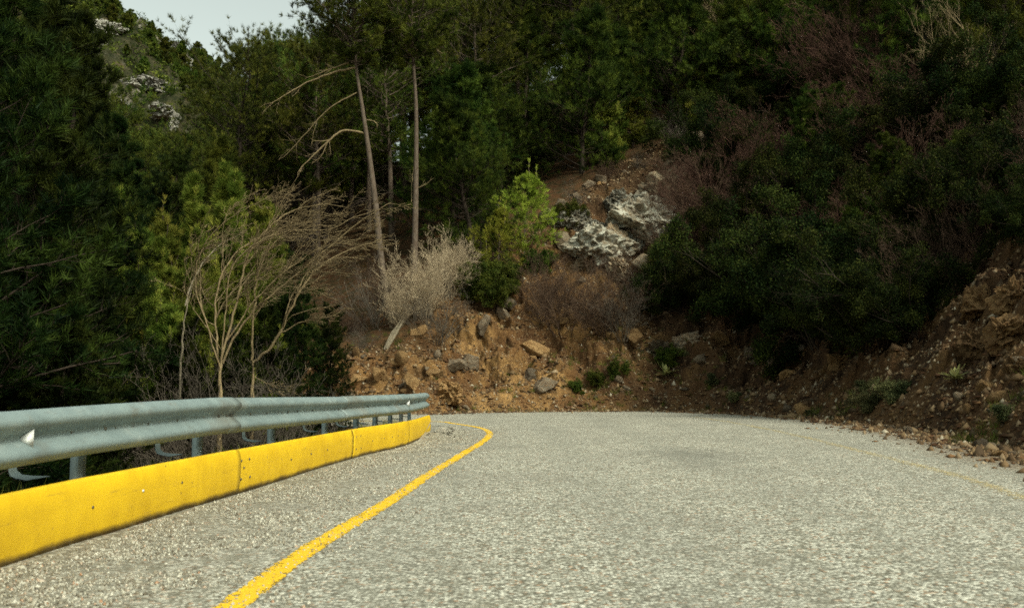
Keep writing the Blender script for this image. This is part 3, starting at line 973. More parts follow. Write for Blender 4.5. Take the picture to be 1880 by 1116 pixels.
def make_pine(seed, H, R, cb=0.15, nb=90, K=9, M_=4, k=12, ln=0.2, wd=0.03, mat='needle_dark', bark='bark_dark', r0=0.16, shape='cone',
              lean=(0.3, 0.2), wob=0.05, rise=0.25, dead=0, cand=0, sub=0.42, extra_sub=False, up=0.5, flat=0.0, P=None, cone=0.9, proto=True):
    rng = np.random.default_rng(seed)
    root = empty(_pine_name)
    if P is None: P = trunk_line(H, 16, lean, wob, rng)
    n = P.shape[1]
    zt = P[0, :, 2]
    R0 = (r0 * (1 - np.linspace(0, 1, n) ** 1.2 * 0.9))[None]
    tr, cr = Acc(), Acc()
    V, F = tubes(P, R0, 8); tr.add(V, F)
    u = rng.uniform(0, 1, nb)
    f = cb + (1 - cb) * np.sort(u) * 0.985
    q = (f - cb) / (1 - cb)
    if shape == 'cone': prof = (1 - q) ** 0.8 * (0.45 + 0.55 * np.minimum(1, q * 5)) + 0.06
    elif shape == 'bush': prof = np.sqrt(np.clip(1 - (q * 1.05 - 0.25) ** 2, 0.02, 1)) * (1 - 0.45 * q)
    elif shape == 'round': prof = np.sqrt(np.clip(1 - (2 * q - 0.95) ** 2, 0.03, 1)) * (0.75 + 0.4 * (rng.uniform(size=nb)))
    elif shape == 'umbrella': prof = 0.55 + 0.5 * q - 0.75 * np.maximum(q - 0.7, 0) * 2
    x = f * (n - 1) * 0.999
    i0 = np.floor(x).astype(int); fr = (x - i0)[:, None]
    pos = P[0][i0] * (1 - fr) + P[0][np.minimum(i0 + 1, n - 1)] * fr
    az = np.arange(nb) * 2.39996 + rng.normal(size=nb) * 0.5
    el = rise * rng.uniform(0.3, 1.4, nb) + 0.75 * q ** 2
    cur = np.stack([np.cos(az) * np.cos(el), np.sin(az) * np.cos(el), np.sin(el)], 1)
    L = R * prof * rng.uniform(0.65, 1.12, nb)
    pts = [pos]
    for j in range(1, 6):
        cur = nrm(cur + np.array([0, 0, 0.07]) + rng.normal(size=cur.shape) * 0.13)
        pts.append(pts[-1] + cur * (L / 5)[:, None])
    B = np.stack(pts, 1)
    rb = np.maximum(r0 * 0.30 * (1 - 0.7 * q) * np.clip(L / R, 0.3, 1), 0.006)
    BR = rb[:, None] * np.linspace(1, 0.25, 6)[None]
    V, F = tubes(B, BR, 4); tr.add(V, F)
    S, SR = spawn(B, BR, K, rng, 0.22, 1.0, L=sub, spread=0.85, up=0.18, bend=0.35, n=4, rr=0.55, jit=0.14, fall=0.45, flat=flat)
    V, F = tubes(S, SR, 3); tr.add(V, F)
    allS = S
    if extra_sub:
        S2, SR2 = spawn(S, SR, 4, rng, 0.3, 1.0, L=0.5, spread=0.7, up=0.2, bend=0.3, n=3, rr=0.6)
        V, F = tubes(S2, SR2, 3); tr.add(V, F)
        needles(cr, S2, M_, rng, 0.2, k, ln, wd, up, cone)
    needles(cr, S, M_, rng, 0.3, k, ln, wd, up, cone)
    needles(cr, B, max(3, M_), rng, 0.75, k, ln, wd, up, cone)
    if cand:                                     # upright pale growing tips
        tip = B[rng.choice(nb, cand)][:, -1]
        hh = rng.uniform(0.25, 0.7, cand)
        Cn = np.stack([tip, tip + np.stack([rng.normal(size=cand) * 0.04, rng.normal(size=cand) * 0.04, hh * 0.5], 1), tip + np.stack([rng.normal(size=cand) * 0.05, rng.normal(size=cand) * 0.05, hh], 1)], 1)
        V, F = tubes(Cn, np.tile([0.014, 0.012, 0.008], (cand, 1)), 4); tr.add(V, F)
        needles(cr, Cn, 7, rng, 0.1, 14, ln * 0.75, wd * 0.8, 1.2, 0.6, tint=lambda p_, r_: np.clip(0.85 + r_.normal(size=len(p_)) * 0.15, 0, 1))
    if dead:                                     # bare lower branches
        fz = rng.uniform(0.25, 0.8, dead) * cb
        x = fz * (n - 1); i0 = np.floor(x).astype(int)
        pos = P[0][i0]
        az = rng.uniform(0, 2 * pi, dead)
        cur = np.stack([np.cos(az), np.sin(az), rng.normal(size=dead) * 0.2], 1)
        pts = [pos]
        for j in range(4):
            cur = nrm(cur + rng.normal(size=cur.shape) * 0.2 - np.array([0, 0, 0.06]))
            pts.append(pts[-1] + cur * (R * rng.uniform(0.1, 0.22, dead))[:, None])
        D = np.stack(pts, 1); DR = np.tile(np.linspace(0.03, 0.008, 5), (dead, 1))
        V, F = tubes(D, DR, 4); tr.add(V, F)
        S, SR = spawn(D, DR, 4, rng, 0.3, 1.0, L=0.5)
        V, F = tubes(S, SR, 3); tr.add(V, F)
    tr.obj('trunk', M[bark], root)
    co_ = cr.obj('crown', M[mat], root)
    zz_ = np.concatenate(cr.V)[:, 2]
    HH[root.name] = float(np.percentile(zz_, 99.7))
    return root

def make_twigs(seed, H, R, nstem=26, K=(6, 6, 5), r0=0.012, mat='twig_brown', name='bare_shrub', up=0.5, leaf=None, jit=0.16, L=(0.55, 0.5, 0.5), lk=0):
    rng = np.random.default_rng(seed)
    root = empty(name)
    a = Acc()
    az = rng.uniform(0, 2 * pi, nstem)
    ti = rng.uniform(0.05, 1.0, nstem) ** 0.7 * (R / H) * 1.1
    cur = nrm(np.stack([np.cos(az) * ti, np.sin(az) * ti, np.ones(nstem)], 1))
    pos = np.stack([np.cos(az), np.sin(az), 0 * az], 1) * rng.uniform(0, 0.18 * R, (nstem, 1)) + np.array([0, 0, -0.25])
    ln = H * rng.uniform(0.35, 0.92, nstem)
    pts = [pos]
    for j in range(6):
        cur = nrm(cur + rng.normal(size=cur.shape) * jit)
        pts.append(pts[-1] + cur * (ln / 6)[:, None])
    P = np.stack(pts, 1); Rr = r0 * rng.uniform(0.6, 1.3, (nstem, 1)) * np.linspace(1, 0.4, 7)[None]
    V, F = tubes(P, Rr, 4); a.add(V, F)
    lv = [P]
    for k_, l_ in zip(K, L):
        P, Rr = spawn(P, Rr, k_, rng, 0.2, 1.0, L=l_, spread=0.62, up=0.12 * up, bend=0.35 * up, n=4, rr=0.62, jit=jit * 1.2, fall=0.35)
        Rr = np.maximum(Rr, 0.0022)
        V, F = tubes(P, Rr, 3); a.add(V, F)
        lv.append(P)
    a.obj('stems', M[mat], root)
    if leaf:
        c = Acc()
        leaves(c, lv[-1], leaf[1], rng, 0.1, leaf[2], leaf[3], 3)
        c.obj('leaves', M[leaf[0]], root)
    HH[root.name] = H
    return root

def make_bush(seed, H, R, mat='leaf_dark_shaded', ln=0.09, wd=0.045, n=5, name='evergreen_bush', nstem=22, K=(7, 6, 4), bark='bark_dark'):
    return make_twigs(seed, H, R, nstem, K, 0.016, bark, name, 0.3, (mat, n, ln, wd), 0.2)

GROW = {}
def put(proto, X, Y, s=1.0, rz=0.0, label=None, cat=None, group=None, sink=0.0, name=None, z=None):
    o = proto if not GROW.get(proto.name) else copy_tree(proto)
    GROW[proto.name] = True
    if z is None: z = TZ(X, Y)
    o.location = (X, Y, z - sink)
    o.rotation_euler = (0, 0, rz)
    o.scale = (s, s, s)
    tag(o, label, cat, group)
    return o

def put_px(proto, px, Y, ytop=None, s=1.0, **kw):
    """stand proto on the ground in the column of photo pixel px at distance Y; scaled so that its top reaches pixel row ytop"""
    X = (px - 940) / FPX * Y / (cos(PITCH) + 0.0)
    X = at(px, 600, Y)[0]
    z = TZ(X, Y) - kw.get('sink', 0.0)
    if ytop is not None:
        s = (at(px, ytop, Y)[2] - z) / HH[proto.name]
    return put(proto, X, Y, s=s, **kw)

rng = np.random.default_rng(101)
def rr(): return float(rng.uniform(0, 2 * pi))

# ---- prototypes
far = dict(ln=0.27, wd=0.026, k=14)
F_cone1 = make_pine(11, 10, 3.7, 0.05, 84, 11, 4, mat='needle_dark', shape='cone', sub=0.5, flat=0.55, wob=0.09, **far)
F_cone2 = make_pine(12, 11, 3.3, 0.08, 84, 11, 4, mat='needle_mid', shape='cone', rise=0.5, cand=26, sub=0.5, wob=0.08, **far)
F_bush1 = make_pine(13, 8, 3.7, 0.05, 88, 11, 4, mat='needle_dark', shape='bush', sub=0.5, flat=0.4, lean=(0.9, 0.2), wob=0.12, **far)
F_bush2 = make_pine(14, 7, 3.4, 0.05, 88, 11, 4, mat='needle_green', shape='round', rise=0.4, sub=0.5, lean=(-0.7, 0), wob=0.12, **far)
F_tall1 = make_pine(15, 14, 4.4, 0.36, 62, 12, 5, mat='needle_olive', shape='round', r0=0.22, dead=16, flat=0.7, bark='bark_pine', wob=0.12, sub=0.48, **far)
F_tall2 = make_pine(16, 15, 4.8, 0.42, 56, 13, 5, mat='needle_mid', shape='round', r0=0.24, dead=20, flat=0.75, lean=(-1.6, 0.4), bark='bark_pine', wob=0.14, sub=0.48, **far)
F_tall3 = make_pine(17, 14, 5.0, 0.28, 74, 12, 5, mat='needle_olive', shape='round', r0=0.25, dead=10, flat=0.7, lean=(1.2, 0.1), bark='bark_dark', wob=0.14, sub=0.48, **far)
F_umb = make_pine(18, 11, 3.6, 0.62, 60, 10, 4, mat='needle_olive', shape='umbrella', r0=0.2, flat=0.6, lean=(0.3, 0), **far)
FAR_SPREAD = {F_cone1.name: 2.2, F_cone2.name: 2.0, F_bush1.name: 2.5, F_bush2.name: 2.3, F_tall1.name: 3.6, F_tall2.name: 4, F_tall3.name: 4.2}

lim_x = [-2000, -200, 60, 130, 200, 250, 330, 345, 370, 430, 470, 540, 570, 590, 620, 4000]
lim_y = [-900, -500, -500, 70, 170, 240, 250, 135, 72, 62, 88, 75, 40, -60, -500, -900]
def limit(px): return np.interp(px, lim_x, lim_y)
KL = {F_cone1.name: ('dense dark conical pine', 'pine'),
      F_cone2.name: ('green conical pine with pale shoot tips', 'pine'),
      F_bush1.name: ('low rounded dark pine', 'pine'),
      F_bush2.name: ('low bright green leaning pine', 'pine'),
      F_tall1.name: ('tall olive pine with bare lower trunk', 'pine'),
      F_tall2.name: ('leaning pine with flat foliage pads', 'pine'),
      F_tall3.name: ('wide crowned old pine with dark trunk', 'pine')}
def zone(px):
    if px < 330: return 'below the rocky mountain'
    if px < 460: return 'behind the dead tree'
    if px < 600: return 'left of the leaning trunk'
    if px < 720: return 'behind the leaning trunk'
    if px < 900: return 'right of the straight trunk'
    if px < 1080: return 'above the bright young pine'
    if px < 1280: return 'above the pale outcrop'
    return 'at upper right'
cnt = 0
pts = []
Yv = 41.0
while Yv < 104:
    step = 2.9 + (Yv - 41) * 0.035
    X0, X1 = at(-120, 500, Yv)[0], at(2050, 500, Yv)[0]
    for Xv in np.arange(X0, X1, step):
        pts.append((Xv + rng.normal() * step * 0.3, Yv + rng.normal() * step * 0.3))
    Yv += step * 1.25
ridge_x = [560, 640, 700, 850, 1000, 1090, 1240, 1310, 1450, 1700, 2000]
ridge_y = [730, 700, 590, 480, 380, 325, 262, 225, 200, 200, 200]
for (X, Y) in pts:
    zb_, bw, mo_, ins_, dh_, dv_ = terrain(np.array([[X, Y]]))
    if ins_[0] or mo_[0] > 0.5 or dh_[0] < 2.5: continue
    z0 = zb_[0]
    px, py = proj([X, Y, z0])
    if px < -150 or px > 2000: continue
    if px > 590 and py > np.interp(px, ridge_x, ridge_y) + 12 and py > 60: continue        # keep the bare bank clear
    if 430 < px < 820 and Y < 50: continue
    if py < -260: continue
    if Y > 52 and rng.uniform() < 0.62: pr = [F_tall1, F_tall2, F_tall3][rng.integers(3)]
    elif px < 620 and rng.uniform() < 0.5: pr = [F_tall1, F_tall3][rng.integers(2)]
    else: pr = [F_cone1, F_bush2, F_cone2, F_bush1, F_bush2, F_bush1][rng.integers(6)]
    if 790 < px < 1090 and Y < 60 and pr in (F_bush2, F_cone2): pr = F_bush1
    s = rng.uniform(0.75, 1.2)
    ws = FAR_SPREAD[pr.name] * s / Y * FPX
    lim = max(limit(px), limit(px - ws * 0.5), limit(px + ws * 0.5), limit(px-ws*0.9)-30)
    ztop_max = at(px, lim, Y)[2]
    H = HH[pr.name] * s
    if z0 + H > ztop_max:
        s *= max((ztop_max - z0) / H, 0)
        if s < 0.42: continue
    if cnt >= 225: break
    cnt += 1
    kl = KL[pr.name]
    rk = 'near' if Y < 52 else 'mid-distance' if Y < 72 else 'far'
    o = put(pr, float(X), float(Y), float(s), rr(), rk + ' ' + kl[0] + ', ' + zone(px), kl[1], 'pines of the forest on the far slope')
print('forest trees', cnt)

# landmark crowns against the sky
put_px(F_umb, 492, 74, 52, rz=0.5, label='umbrella-crowned pine standing against the sky on the skyline', cat='pine')
t3 = copy_tree(F_tall3); t3.location = (at(432, 500, 52)[0], 52, TZ(at(432, 500, 52)[0], 52)); t3.rotation_euler = (0, 0, 1.0)
s_ = (at(432, 62, 52)[2] - t3.location.z) / HH[F_tall3.name]; t3.scale = (s_, s_, s_)
tag(t3, 'tall broad olive pine whose crown reaches the skyline beside the rocky mountain', 'pine', 'pines of the forest on the far slope')

# ---- the two tall pines with bare trunks
def px_line(pxs, Y, origin):
    P = np.array([at(x, y, Y) for x, y in pxs]) - origin
    return P
def limb_set(acc, lines, Y, origin, r0, rng, K=(5, 4), L=(0.35, 0.4), dy=0.5, wind=None, sides=4, spread=0.6, jit=0.15):
    for pl in lines:
        P, _ = resample(px_line(pl[0], Y, origin), 0.18)
        if len(P) < 3: continue
        P = P + np.column_stack([rng.normal(size=len(P)) * 0.01, np.linspace(0, rng.normal() * dy, len(P)), rng.normal(size=len(P)) * 0.012])
        P = P[None]
        R = (r0 * pl[1] * np.linspace(1, 0.25, P.shape[1]))[None]
        V, F = tubes(P, R, 6); acc.add(V, F)
        for k_, l_ in zip(K, L):
            P, R = spawn(P, R, k_, rng, 0.25, 1.0, L=l_, spread=spread, up=0.05, bend=0.1, n=5, rr=0.55, jit=jit, wind=wind)
            R = np.maximum(R, 0.0035)
            V, F = tubes(P, R, 3); acc.add(V, F)

def tall_pine(pxs, Y, crown_base_px, top_px, label, seed, R, deadlines, mat, zsink=0.0, r0=0.19, lean=(0, 0)):
    bx = pxs[0]
    X = at(bx[0], bx[1], Y)[0]
    zg = TZ(X, Y)
    base = np.array([X, Y, zg])
    P = px_line(pxs, Y, base)
    P[0, 2] = min(P[0, 2], -0.5)
    Pr, _ = resample(P, 0.5)
    H = Pr[-1, 2]
    cbz = at(0, crown_base_px, Y)[2] - zg
    cb = cbz / H
    root = make_pine(seed, H, R, cb, 100, 10, 5, 12, 0.2, 0.024, mat, 'bark_pine', r0, 'round', P=Pr[None], flat=0.4, rise=0.2, extra_sub=False)
    root.location = base
    tag(root, label, 'pine')
    a = Acc()
    r_ = np.random.default_rng(seed + 1)
    limb_set(a, deadlines, Y, base, 0.055, r_, K=(6, 4), dy=0.3)
    a.obj('dead_branch', M['bark_dead'], root)
    return root
tall_pine([(712, 560), (700, 480), (690, 380), (676, 270), (664, 190), (655, 130), (650, 60), (655, -40)], 42, 118, -60,
          'tall pine with leaning bare grey trunk, left of the two bare trunks', 31, 3.0,
          [([(652, 125), (610, 135), (560, 155), (510, 185), (490, 195)], 1.1), ([(640, 115), (600, 130), (560, 145)], 0.7),
           ([(668, 245), (630, 240), (600, 262), (560, 300), (545, 320)], 1.3), ([(600, 262), (590, 285), (570, 300)], 0.5),
           ([(655, 170), (600, 200), (560, 240), (520, 280), (500, 290)], 0.6), ([(674, 220), (690, 226), (697, 236)], 0.6)], 'needle_olive', r0=0.175)
tall_pine([(758, 560), (762, 430), (764, 300), (764, 200), (760, 130), (756, 60), (760, -70)], 43, 115, -80,
          'tall pine with straight reddish bare trunk, right of the two bare trunks', 35, 3.3,
          [([(764, 95), (790, 85), (815, 100)], 0.8), ([(760, 350), (790, 335), (800, 325)], 0.4), ([(756, 370), (755, 330), (757, 300)], 0.4)], 'needle_olive', r0=0.165)

# ---- near dark pines on the left, beyond the guardrail
near = dict(k=13, ln=0.17, wd=0.017)
N1 = make_pine(41, 10, 2.7, 0.04, 130, 11, 5, mat='needle_shaded', shape='cone', r0=0.14, sub=0.38, dead=10, **near)
N2 = make_pine(42, 9, 2.5, 0.04, 130, 11, 5, mat='needle_shaded', shape='bush', r0=0.12, sub=0.38, rise=0.4, **near)
Y1 = make_pine(43, 6, 1.35, 0.04, 80, 8, 5, mat='needle_young', shape='cone', r0=0.07, rise=0.8, cand=60, lean=(0.1, 0), **near)
Y2 = make_pine(44, 6, 1.7, 0.03, 100, 8, 5, mat='needle_young', shape='bush', r0=0.07, rise=0.6, cand=55, lean=(-0.1, 0), **near)
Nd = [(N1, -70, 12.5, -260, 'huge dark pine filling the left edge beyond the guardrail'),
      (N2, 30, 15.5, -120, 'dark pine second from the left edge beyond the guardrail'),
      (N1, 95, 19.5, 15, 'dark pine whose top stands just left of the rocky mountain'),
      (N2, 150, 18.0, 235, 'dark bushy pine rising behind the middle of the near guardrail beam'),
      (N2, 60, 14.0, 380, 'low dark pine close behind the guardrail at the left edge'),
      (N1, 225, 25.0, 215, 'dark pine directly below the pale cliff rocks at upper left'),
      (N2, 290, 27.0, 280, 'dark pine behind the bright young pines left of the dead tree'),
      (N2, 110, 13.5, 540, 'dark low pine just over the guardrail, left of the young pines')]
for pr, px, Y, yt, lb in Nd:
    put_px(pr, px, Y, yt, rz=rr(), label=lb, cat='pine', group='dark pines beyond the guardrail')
Yd = [(Y2, 270, 19.5, 500, 'bright low young pine nearest the guardrail, left of the broken dead stem'),
      (Y2, 215, 19.0, 545, 'bright young pine lowest on the left of the young group'),
      (Y1, 285, 20.5, 440, 'slim bright young pine between two bushy ones, left of the broken stem'),
      (Y2, 315, 19.0, 560, 'bright low young pine under the broken dead stem'),
      (Y1, 520, 22.5, 440, 'slim young pine showing through the right twigs of the dead tree'),
      (Y1, 345, 22.5, 325, 'tallest but one young pine with yellow-green candle tips left of the dead tree'),
      (Y1, 393, 23.5, 300, 'tallest young pine with yellow-green candle tips above the dead tree'),
      (Y1, 437, 23.2, 318, 'young pine with candle tips directly above the dead tree crown'),
      (Y2, 250, 21.0, 420, 'bright young bushy pine between the dark pines and the candle-tipped pines'),
      (Y2, 300, 22.0, 395, 'young bushy pine just left of the broken dead stem'),
      (Y2, 480, 23.5, 365, 'young pine behind the right part of the dead tree'),
      (Y1, 225, 22.0, 350, 'slender young pine at the left end of the bright young group'),
      (Y2, 370, 20.5, 450, 'young bushy pine behind the left stems of the dead tree'),
      (Y2, 440, 20.5, 470, 'young bushy pine behind the dead tree trunks')]
for pr, px, Y, yt, lb in Yd:
    put_px(pr, px, Y, yt, rz=rr(), label=lb, cat='young pine', group='young pines beyond the guardrail')
Dd = [(N2, 545, 21.5, 470, 'dark green pine right of the dead tree trunks'), (N2, 610, 22.2, 560, 'low dark pine beside the foot of the earth bank'),
      (N2, 500, 20.5, 560, 'low dark pine right behind the forked dead trunk'), (N2, 330, 18.5, 590, 'low dark pine left of the dead tree trunk base'),
      (N2, 190, 15.5, 650, 'low dark pine over the beam, below the bright young pines'), (N2, 425, 19.0, 610, 'low dark pine between the two dead trunks')]
for pr, px, Y, yt, lb in Dd:
    put_px(pr, px, Y, yt, rz=rr(), label=lb, cat='pine', group='dark pines beyond the guardrail')

# ---- windblown dead tree
def dead_tree(name, label, base_px, Y, lines, seed, wind, K=(17, 8, 4), L=(0.42, 0.5, 0.5), r0=0.026, mat='bark_dead', spread=0.6):
    X = at(base_px[0], base_px[1], Y)[0]
    zg = TZ(X, Y)
    root = empty(name, (X, Y, zg)); tag(root, label, 'dead tree')
    o = np.array([X, Y, zg]); r_ = np.random.default_rng(seed)
    tr, br = Acc(), Acc()
    for k, pl in enumerate(lines):
        P, _ = resample(px_line(pl[0], Y, o), 0.12)
        if k == 0: P = np.concatenate([[[P[0, 0], 0, -0.5]], P])
        P = P + np.column_stack([r_.normal(size=len(P)) * 0.008, np.linspace(0, r_.normal() * pl[2], len(P)), r_.normal(size=len(P)) * 0.008])
        P = P[None]
        R = (r0 * pl[1] * np.linspace(1, 0.3, P.shape[1]))[None]
        V, F = tubes(P, R, 7); tr.add(V, F)
        if k == 0: continue
        for q, (k_, l_) in enumerate(zip(K, L)):
            P, R = spawn(P, R, k_, r_, 0.2, 1.0, L=l_, spread=spread, up=0.05, bend=0.05, n=6, rr=0.6, jit=0.15, wind=wind, fall=0.75)
            R = np.maximum(R, 0.0028)
            V, F = tubes(P, R, 3); br.add(V, F)
    tr.obj('trunk', M[mat], root); br.obj('branches', M[mat], root)
    return root
W = (0.65, 0.0, 0.0)
dead_tree('dead_tree', 'bare windblown tree with forked base and branches swept right', (405, 740), 16.5,
    [([(405, 745), (404, 700), (406, 655)], 2.0, 0),
     ([(404, 690), (392, 620), (384, 560), (392, 500), (420, 450), (470, 415), (520, 395), (560, 392)], 1.0, 0.5),
     ([(406, 660), (425, 590), (440, 530), (455, 470), (490, 420), (540, 385), (600, 375), (655, 385)], 1.0, 0.4),
     ([(408, 665), (445, 600), (500, 545), (560, 500), (610, 460), (660, 420), (700, 395), (735, 375)], 0.9, 0.5),
     ([(405, 680), (385, 590), (372, 540), (380, 480), (420, 430), (480, 395), (530, 375)], 0.7, 0.6),
     ([(406, 670), (418, 570), (430, 500), (480, 450), (545, 430), (610, 430), (670, 405), (715, 395)], 0.7, 0.5),
     ([(408, 640), (460, 560), (520, 500), (590, 455), (650, 440), (712, 430)], 0.6, 0.7),
     ([(404, 640), (380, 600), (355, 560), (345, 520), (375, 470), (430, 430)], 0.4, 0.4)], 51, W)
dead_tree('dead_tree', 'bare dead tree with one reddish trunk, right of the windblown one', (463, 740), 17.2,
    [([(463, 748), (464, 700), (463, 655)], 1.7, 0),
     ([(463, 662), (464, 620), (470, 560), (480, 500), (510, 450), (560, 420), (620, 400)], 0.85, 0.4),
     ([(464, 665), (490, 645), (515, 610), (530, 575), (560, 520), (600, 480), (640, 460), (700, 440)], 1.0, 0.0),
     ([(515, 610), (560, 590), (610, 580), (640, 560)], 0.45, 0.0),
     ([(464, 690), (520, 715), (560, 700)], 0.3, 0.4)], 53, W, K=(15, 7, 4), r0=0.03, mat='bark_dead')
dead_tree('broken_stem', 'pale broken dead stem bent over left of the dead tree', (336, 640), 17.5,
    [([(334, 660), (336, 610), (343, 560), (356, 520)], 0.9, 0), ([(340, 560), (352, 510), (385, 455), (430, 425), (400, 425)][:4], 0.8, 0.3)], 55, (0.8, 0, 0.1), K=(6, 4), L=(0.4, 0.4), mat='bark_pale')

# ---- shrubs on the bank and the right-hand slope
S_brown = make_twigs(61, 2.6, 2.2, 34, (7, 6, 5), 0.013, 'twig_brown', 'bare_shrub')
S_red = make_twigs(62, 2.8, 1.9, 34, (7, 6, 5), 0.012, 'twig_red', 'bare_shrub', up=0.9)
S_pink = make_twigs(63, 2.4, 0.5, 26, (9, 6, 5), 0.009, 'twig_pink', 'bare_shrub', up=0.9)
S_grey = make_twigs(64, 2.4, 1.6, 18, (6, 5, 4), 0.014, 'twig_grey', 'bare_shrub', up=0.6)
T_grey = make_twigs(65, 5.0, 2.2, 9, (8, 6, 5), 0.026, 'bark_dead', 'bare_tree', up=0.6, jit=0.12)
B_dark = make_bush(71, 2.6, 2.0, 'leaf_dark_shaded', 0.05, 0.022, 12)
B_dark2 = make_bush(72, 2.2, 2.2, 'leaf_dark_shaded', 0.045, 0.026, 11)
B_mid = make_bush(73, 1.8, 1.5, 'leaf_mid', 0.06, 0.03, 6)
P_bright = make_pine(74, 3.0, 2.3, 0.04, 54, 7, 4, 12, 0.15, 0.015, 'needle_bright', 'bark_pine', 0.035, 'cone', rise=0.55, cand=8, lean=(0.05, 0))
P_slope = make_pine(75, 4.2, 1.5, 0.10, 70, 8, 5, 12, 0.19, 0.02, 'needle_young', 'bark_pine', 0.06, 'cone', rise=0.4, cand=8)
E_dark = make_pine(76, 3.6, 1.9, 0.04, 90, 9, 5, 12, 0.16, 0.02, 'needle_dark', 'bark_dark', 0.07, 'bush', rise=0.4)

def on_px(proto, px, py, size_px, label, cat, group=None, rz=None, sink=0.1, **kw):
    """base at the ground seen at photo pixel (px, py); height of size_px pixels"""
    h = hit(px, py)
    if h is None: print('no hit', px, py); return
    s = size_px / FPX * h[1] / HH[proto.name]
    return put(proto, float(h[0]), float(h[1]), float(s), rr() if rz is None else rz, label, cat, group, sink=sink * s, z=float(h[2]))

GS = 'bare twiggy shrubs on the bank'
for (pr, px, py, hpx, lb) in [
    (S_pink, 785, 585, 150, 'large pale pinkish bare shrub on the left crest of the bank, below the straight trunk'),
    (S_pink, 826, 545, 130, 'pale pinkish bare shrub standing tallest on the crest, right of the largest pale shrub'),
    (S_pink, 735, 600, 95, 'small pale bare shrub at the left foot of the large pale shrub'),
    (S_grey, 690, 600, 140, 'grey-brown bare shrub at the foot of the leaning trunk'),
    (S_brown, 705, 560, 110, 'brown bare shrub behind the grey one at the leaning trunk'),
    (S_grey, 800, 625, 130, 'thin grey shrub with dangling roots below the pale shrubs'),
    (S_grey, 870, 480, 80, 'thin bare shrub just left of the bright young pine'),
    (S_brown, 1040, 600, 170, 'large dark brown bare shrub left of centre under the rock outcrop'),
    (S_brown, 1110, 605, 140, 'large dark brown bare shrub directly under the pale rock outcrop'),
    (S_brown, 1165, 540, 120, 'brown bare shrub at the lower right of the rock outcrop'),
    (S_grey, 1140, 610, 120, 'grey tangled shrub with drooping stems right of the brown shrubs'),
    (S_brown, 1000, 560, 110, 'brown bare shrub left of the large brown pair'),
    (S_brown, 1290, 430, 185, 'large reddish-brown bare shrub right of the rock outcrop'),
    (S_red, 1345, 400, 170, 'reddish bare shrub behind the dark evergreen bush'),
    (S_brown, 1245, 460, 130, 'brown bare shrub touching the right side of the outcrop'),
    (S_grey, 1235, 265, 75, 'small bare shrub on the bank crest above the outcrop'),
    (S_brown, 1120, 330, 50, 'low brown shrub under the forest edge above the outcrop'),
    (S_grey, 1060, 380, 60, 'low grey shrub left of the outcrop'),
    (S_brown, 1215, 385, 60, 'brown shrub at the right side of the outcrop'),
    (S_grey, 1175, 310, 40, 'little grey shrub above the outcrop'),
    (S_brown, 640, 610, 70, 'brown brush at the far left end of the bank crest'),
    (S_grey, 665, 640, 60, 'grey brush at the left end of the bank'),
    (S_grey, 1255, 290, 60, 'tiny bare shrub beside the crest boulders'),
    (S_red, 1480, 330, 150, 'reddish bare shrub low in the dark bushes at right'),
    (S_grey, 1360, 560, 100, 'greyish bare shrub in front of the dark bush over the slope'),
    (S_brown, 1700, 560, 190, 'dark brown bare shrub in the shade at right'),
    (S_brown, 1790, 470, 200, 'dark brown bare shrub above the right earth cut'),
    (S_brown, 1440, 560, 90, 'low brown shrub under the dark bush')]:
    on_px(pr, px, py, hpx, lb, 'bare shrub', GS)
for (px, py, hpx, lb) in [(1590, 215, 260, 'large reddish bare thicket at upper right'), (1655, 300, 250, 'reddish bare thicket right of the largest one'),
                        (1535, 170, 220, 'reddish bare thicket left of the largest one'), (1700, 390, 230, 'reddish-brown bare thicket lower at right'),
                        (1600, 120, 240, 'reddish bare thicket topmost at right'), (1620, 330, 200, 'reddish bare thicket in front of the large one'), (1560, 290, 170, 'reddish bare thicket lowest on the left of its cluster')]:
    on_px(S_red, px, py, hpx, lb, 'bare shrub', 'reddish thickets on the right slope')
for (px, py, hpx, lb) in [(1395, 190, 270, 'tall pale bare tree at top of the slope right of centre'), (1345, 170, 220, 'pale bare tree left of the tallest one at top'),
                        (1440, 160, 200, 'pale bare tree right of the tallest one at top'), (1800, 230, 260, 'dim bare tree in the upper right corner')]:
    on_px(T_grey, px, py, hpx, lb, 'bare tree', 'bare trees on the right slope')

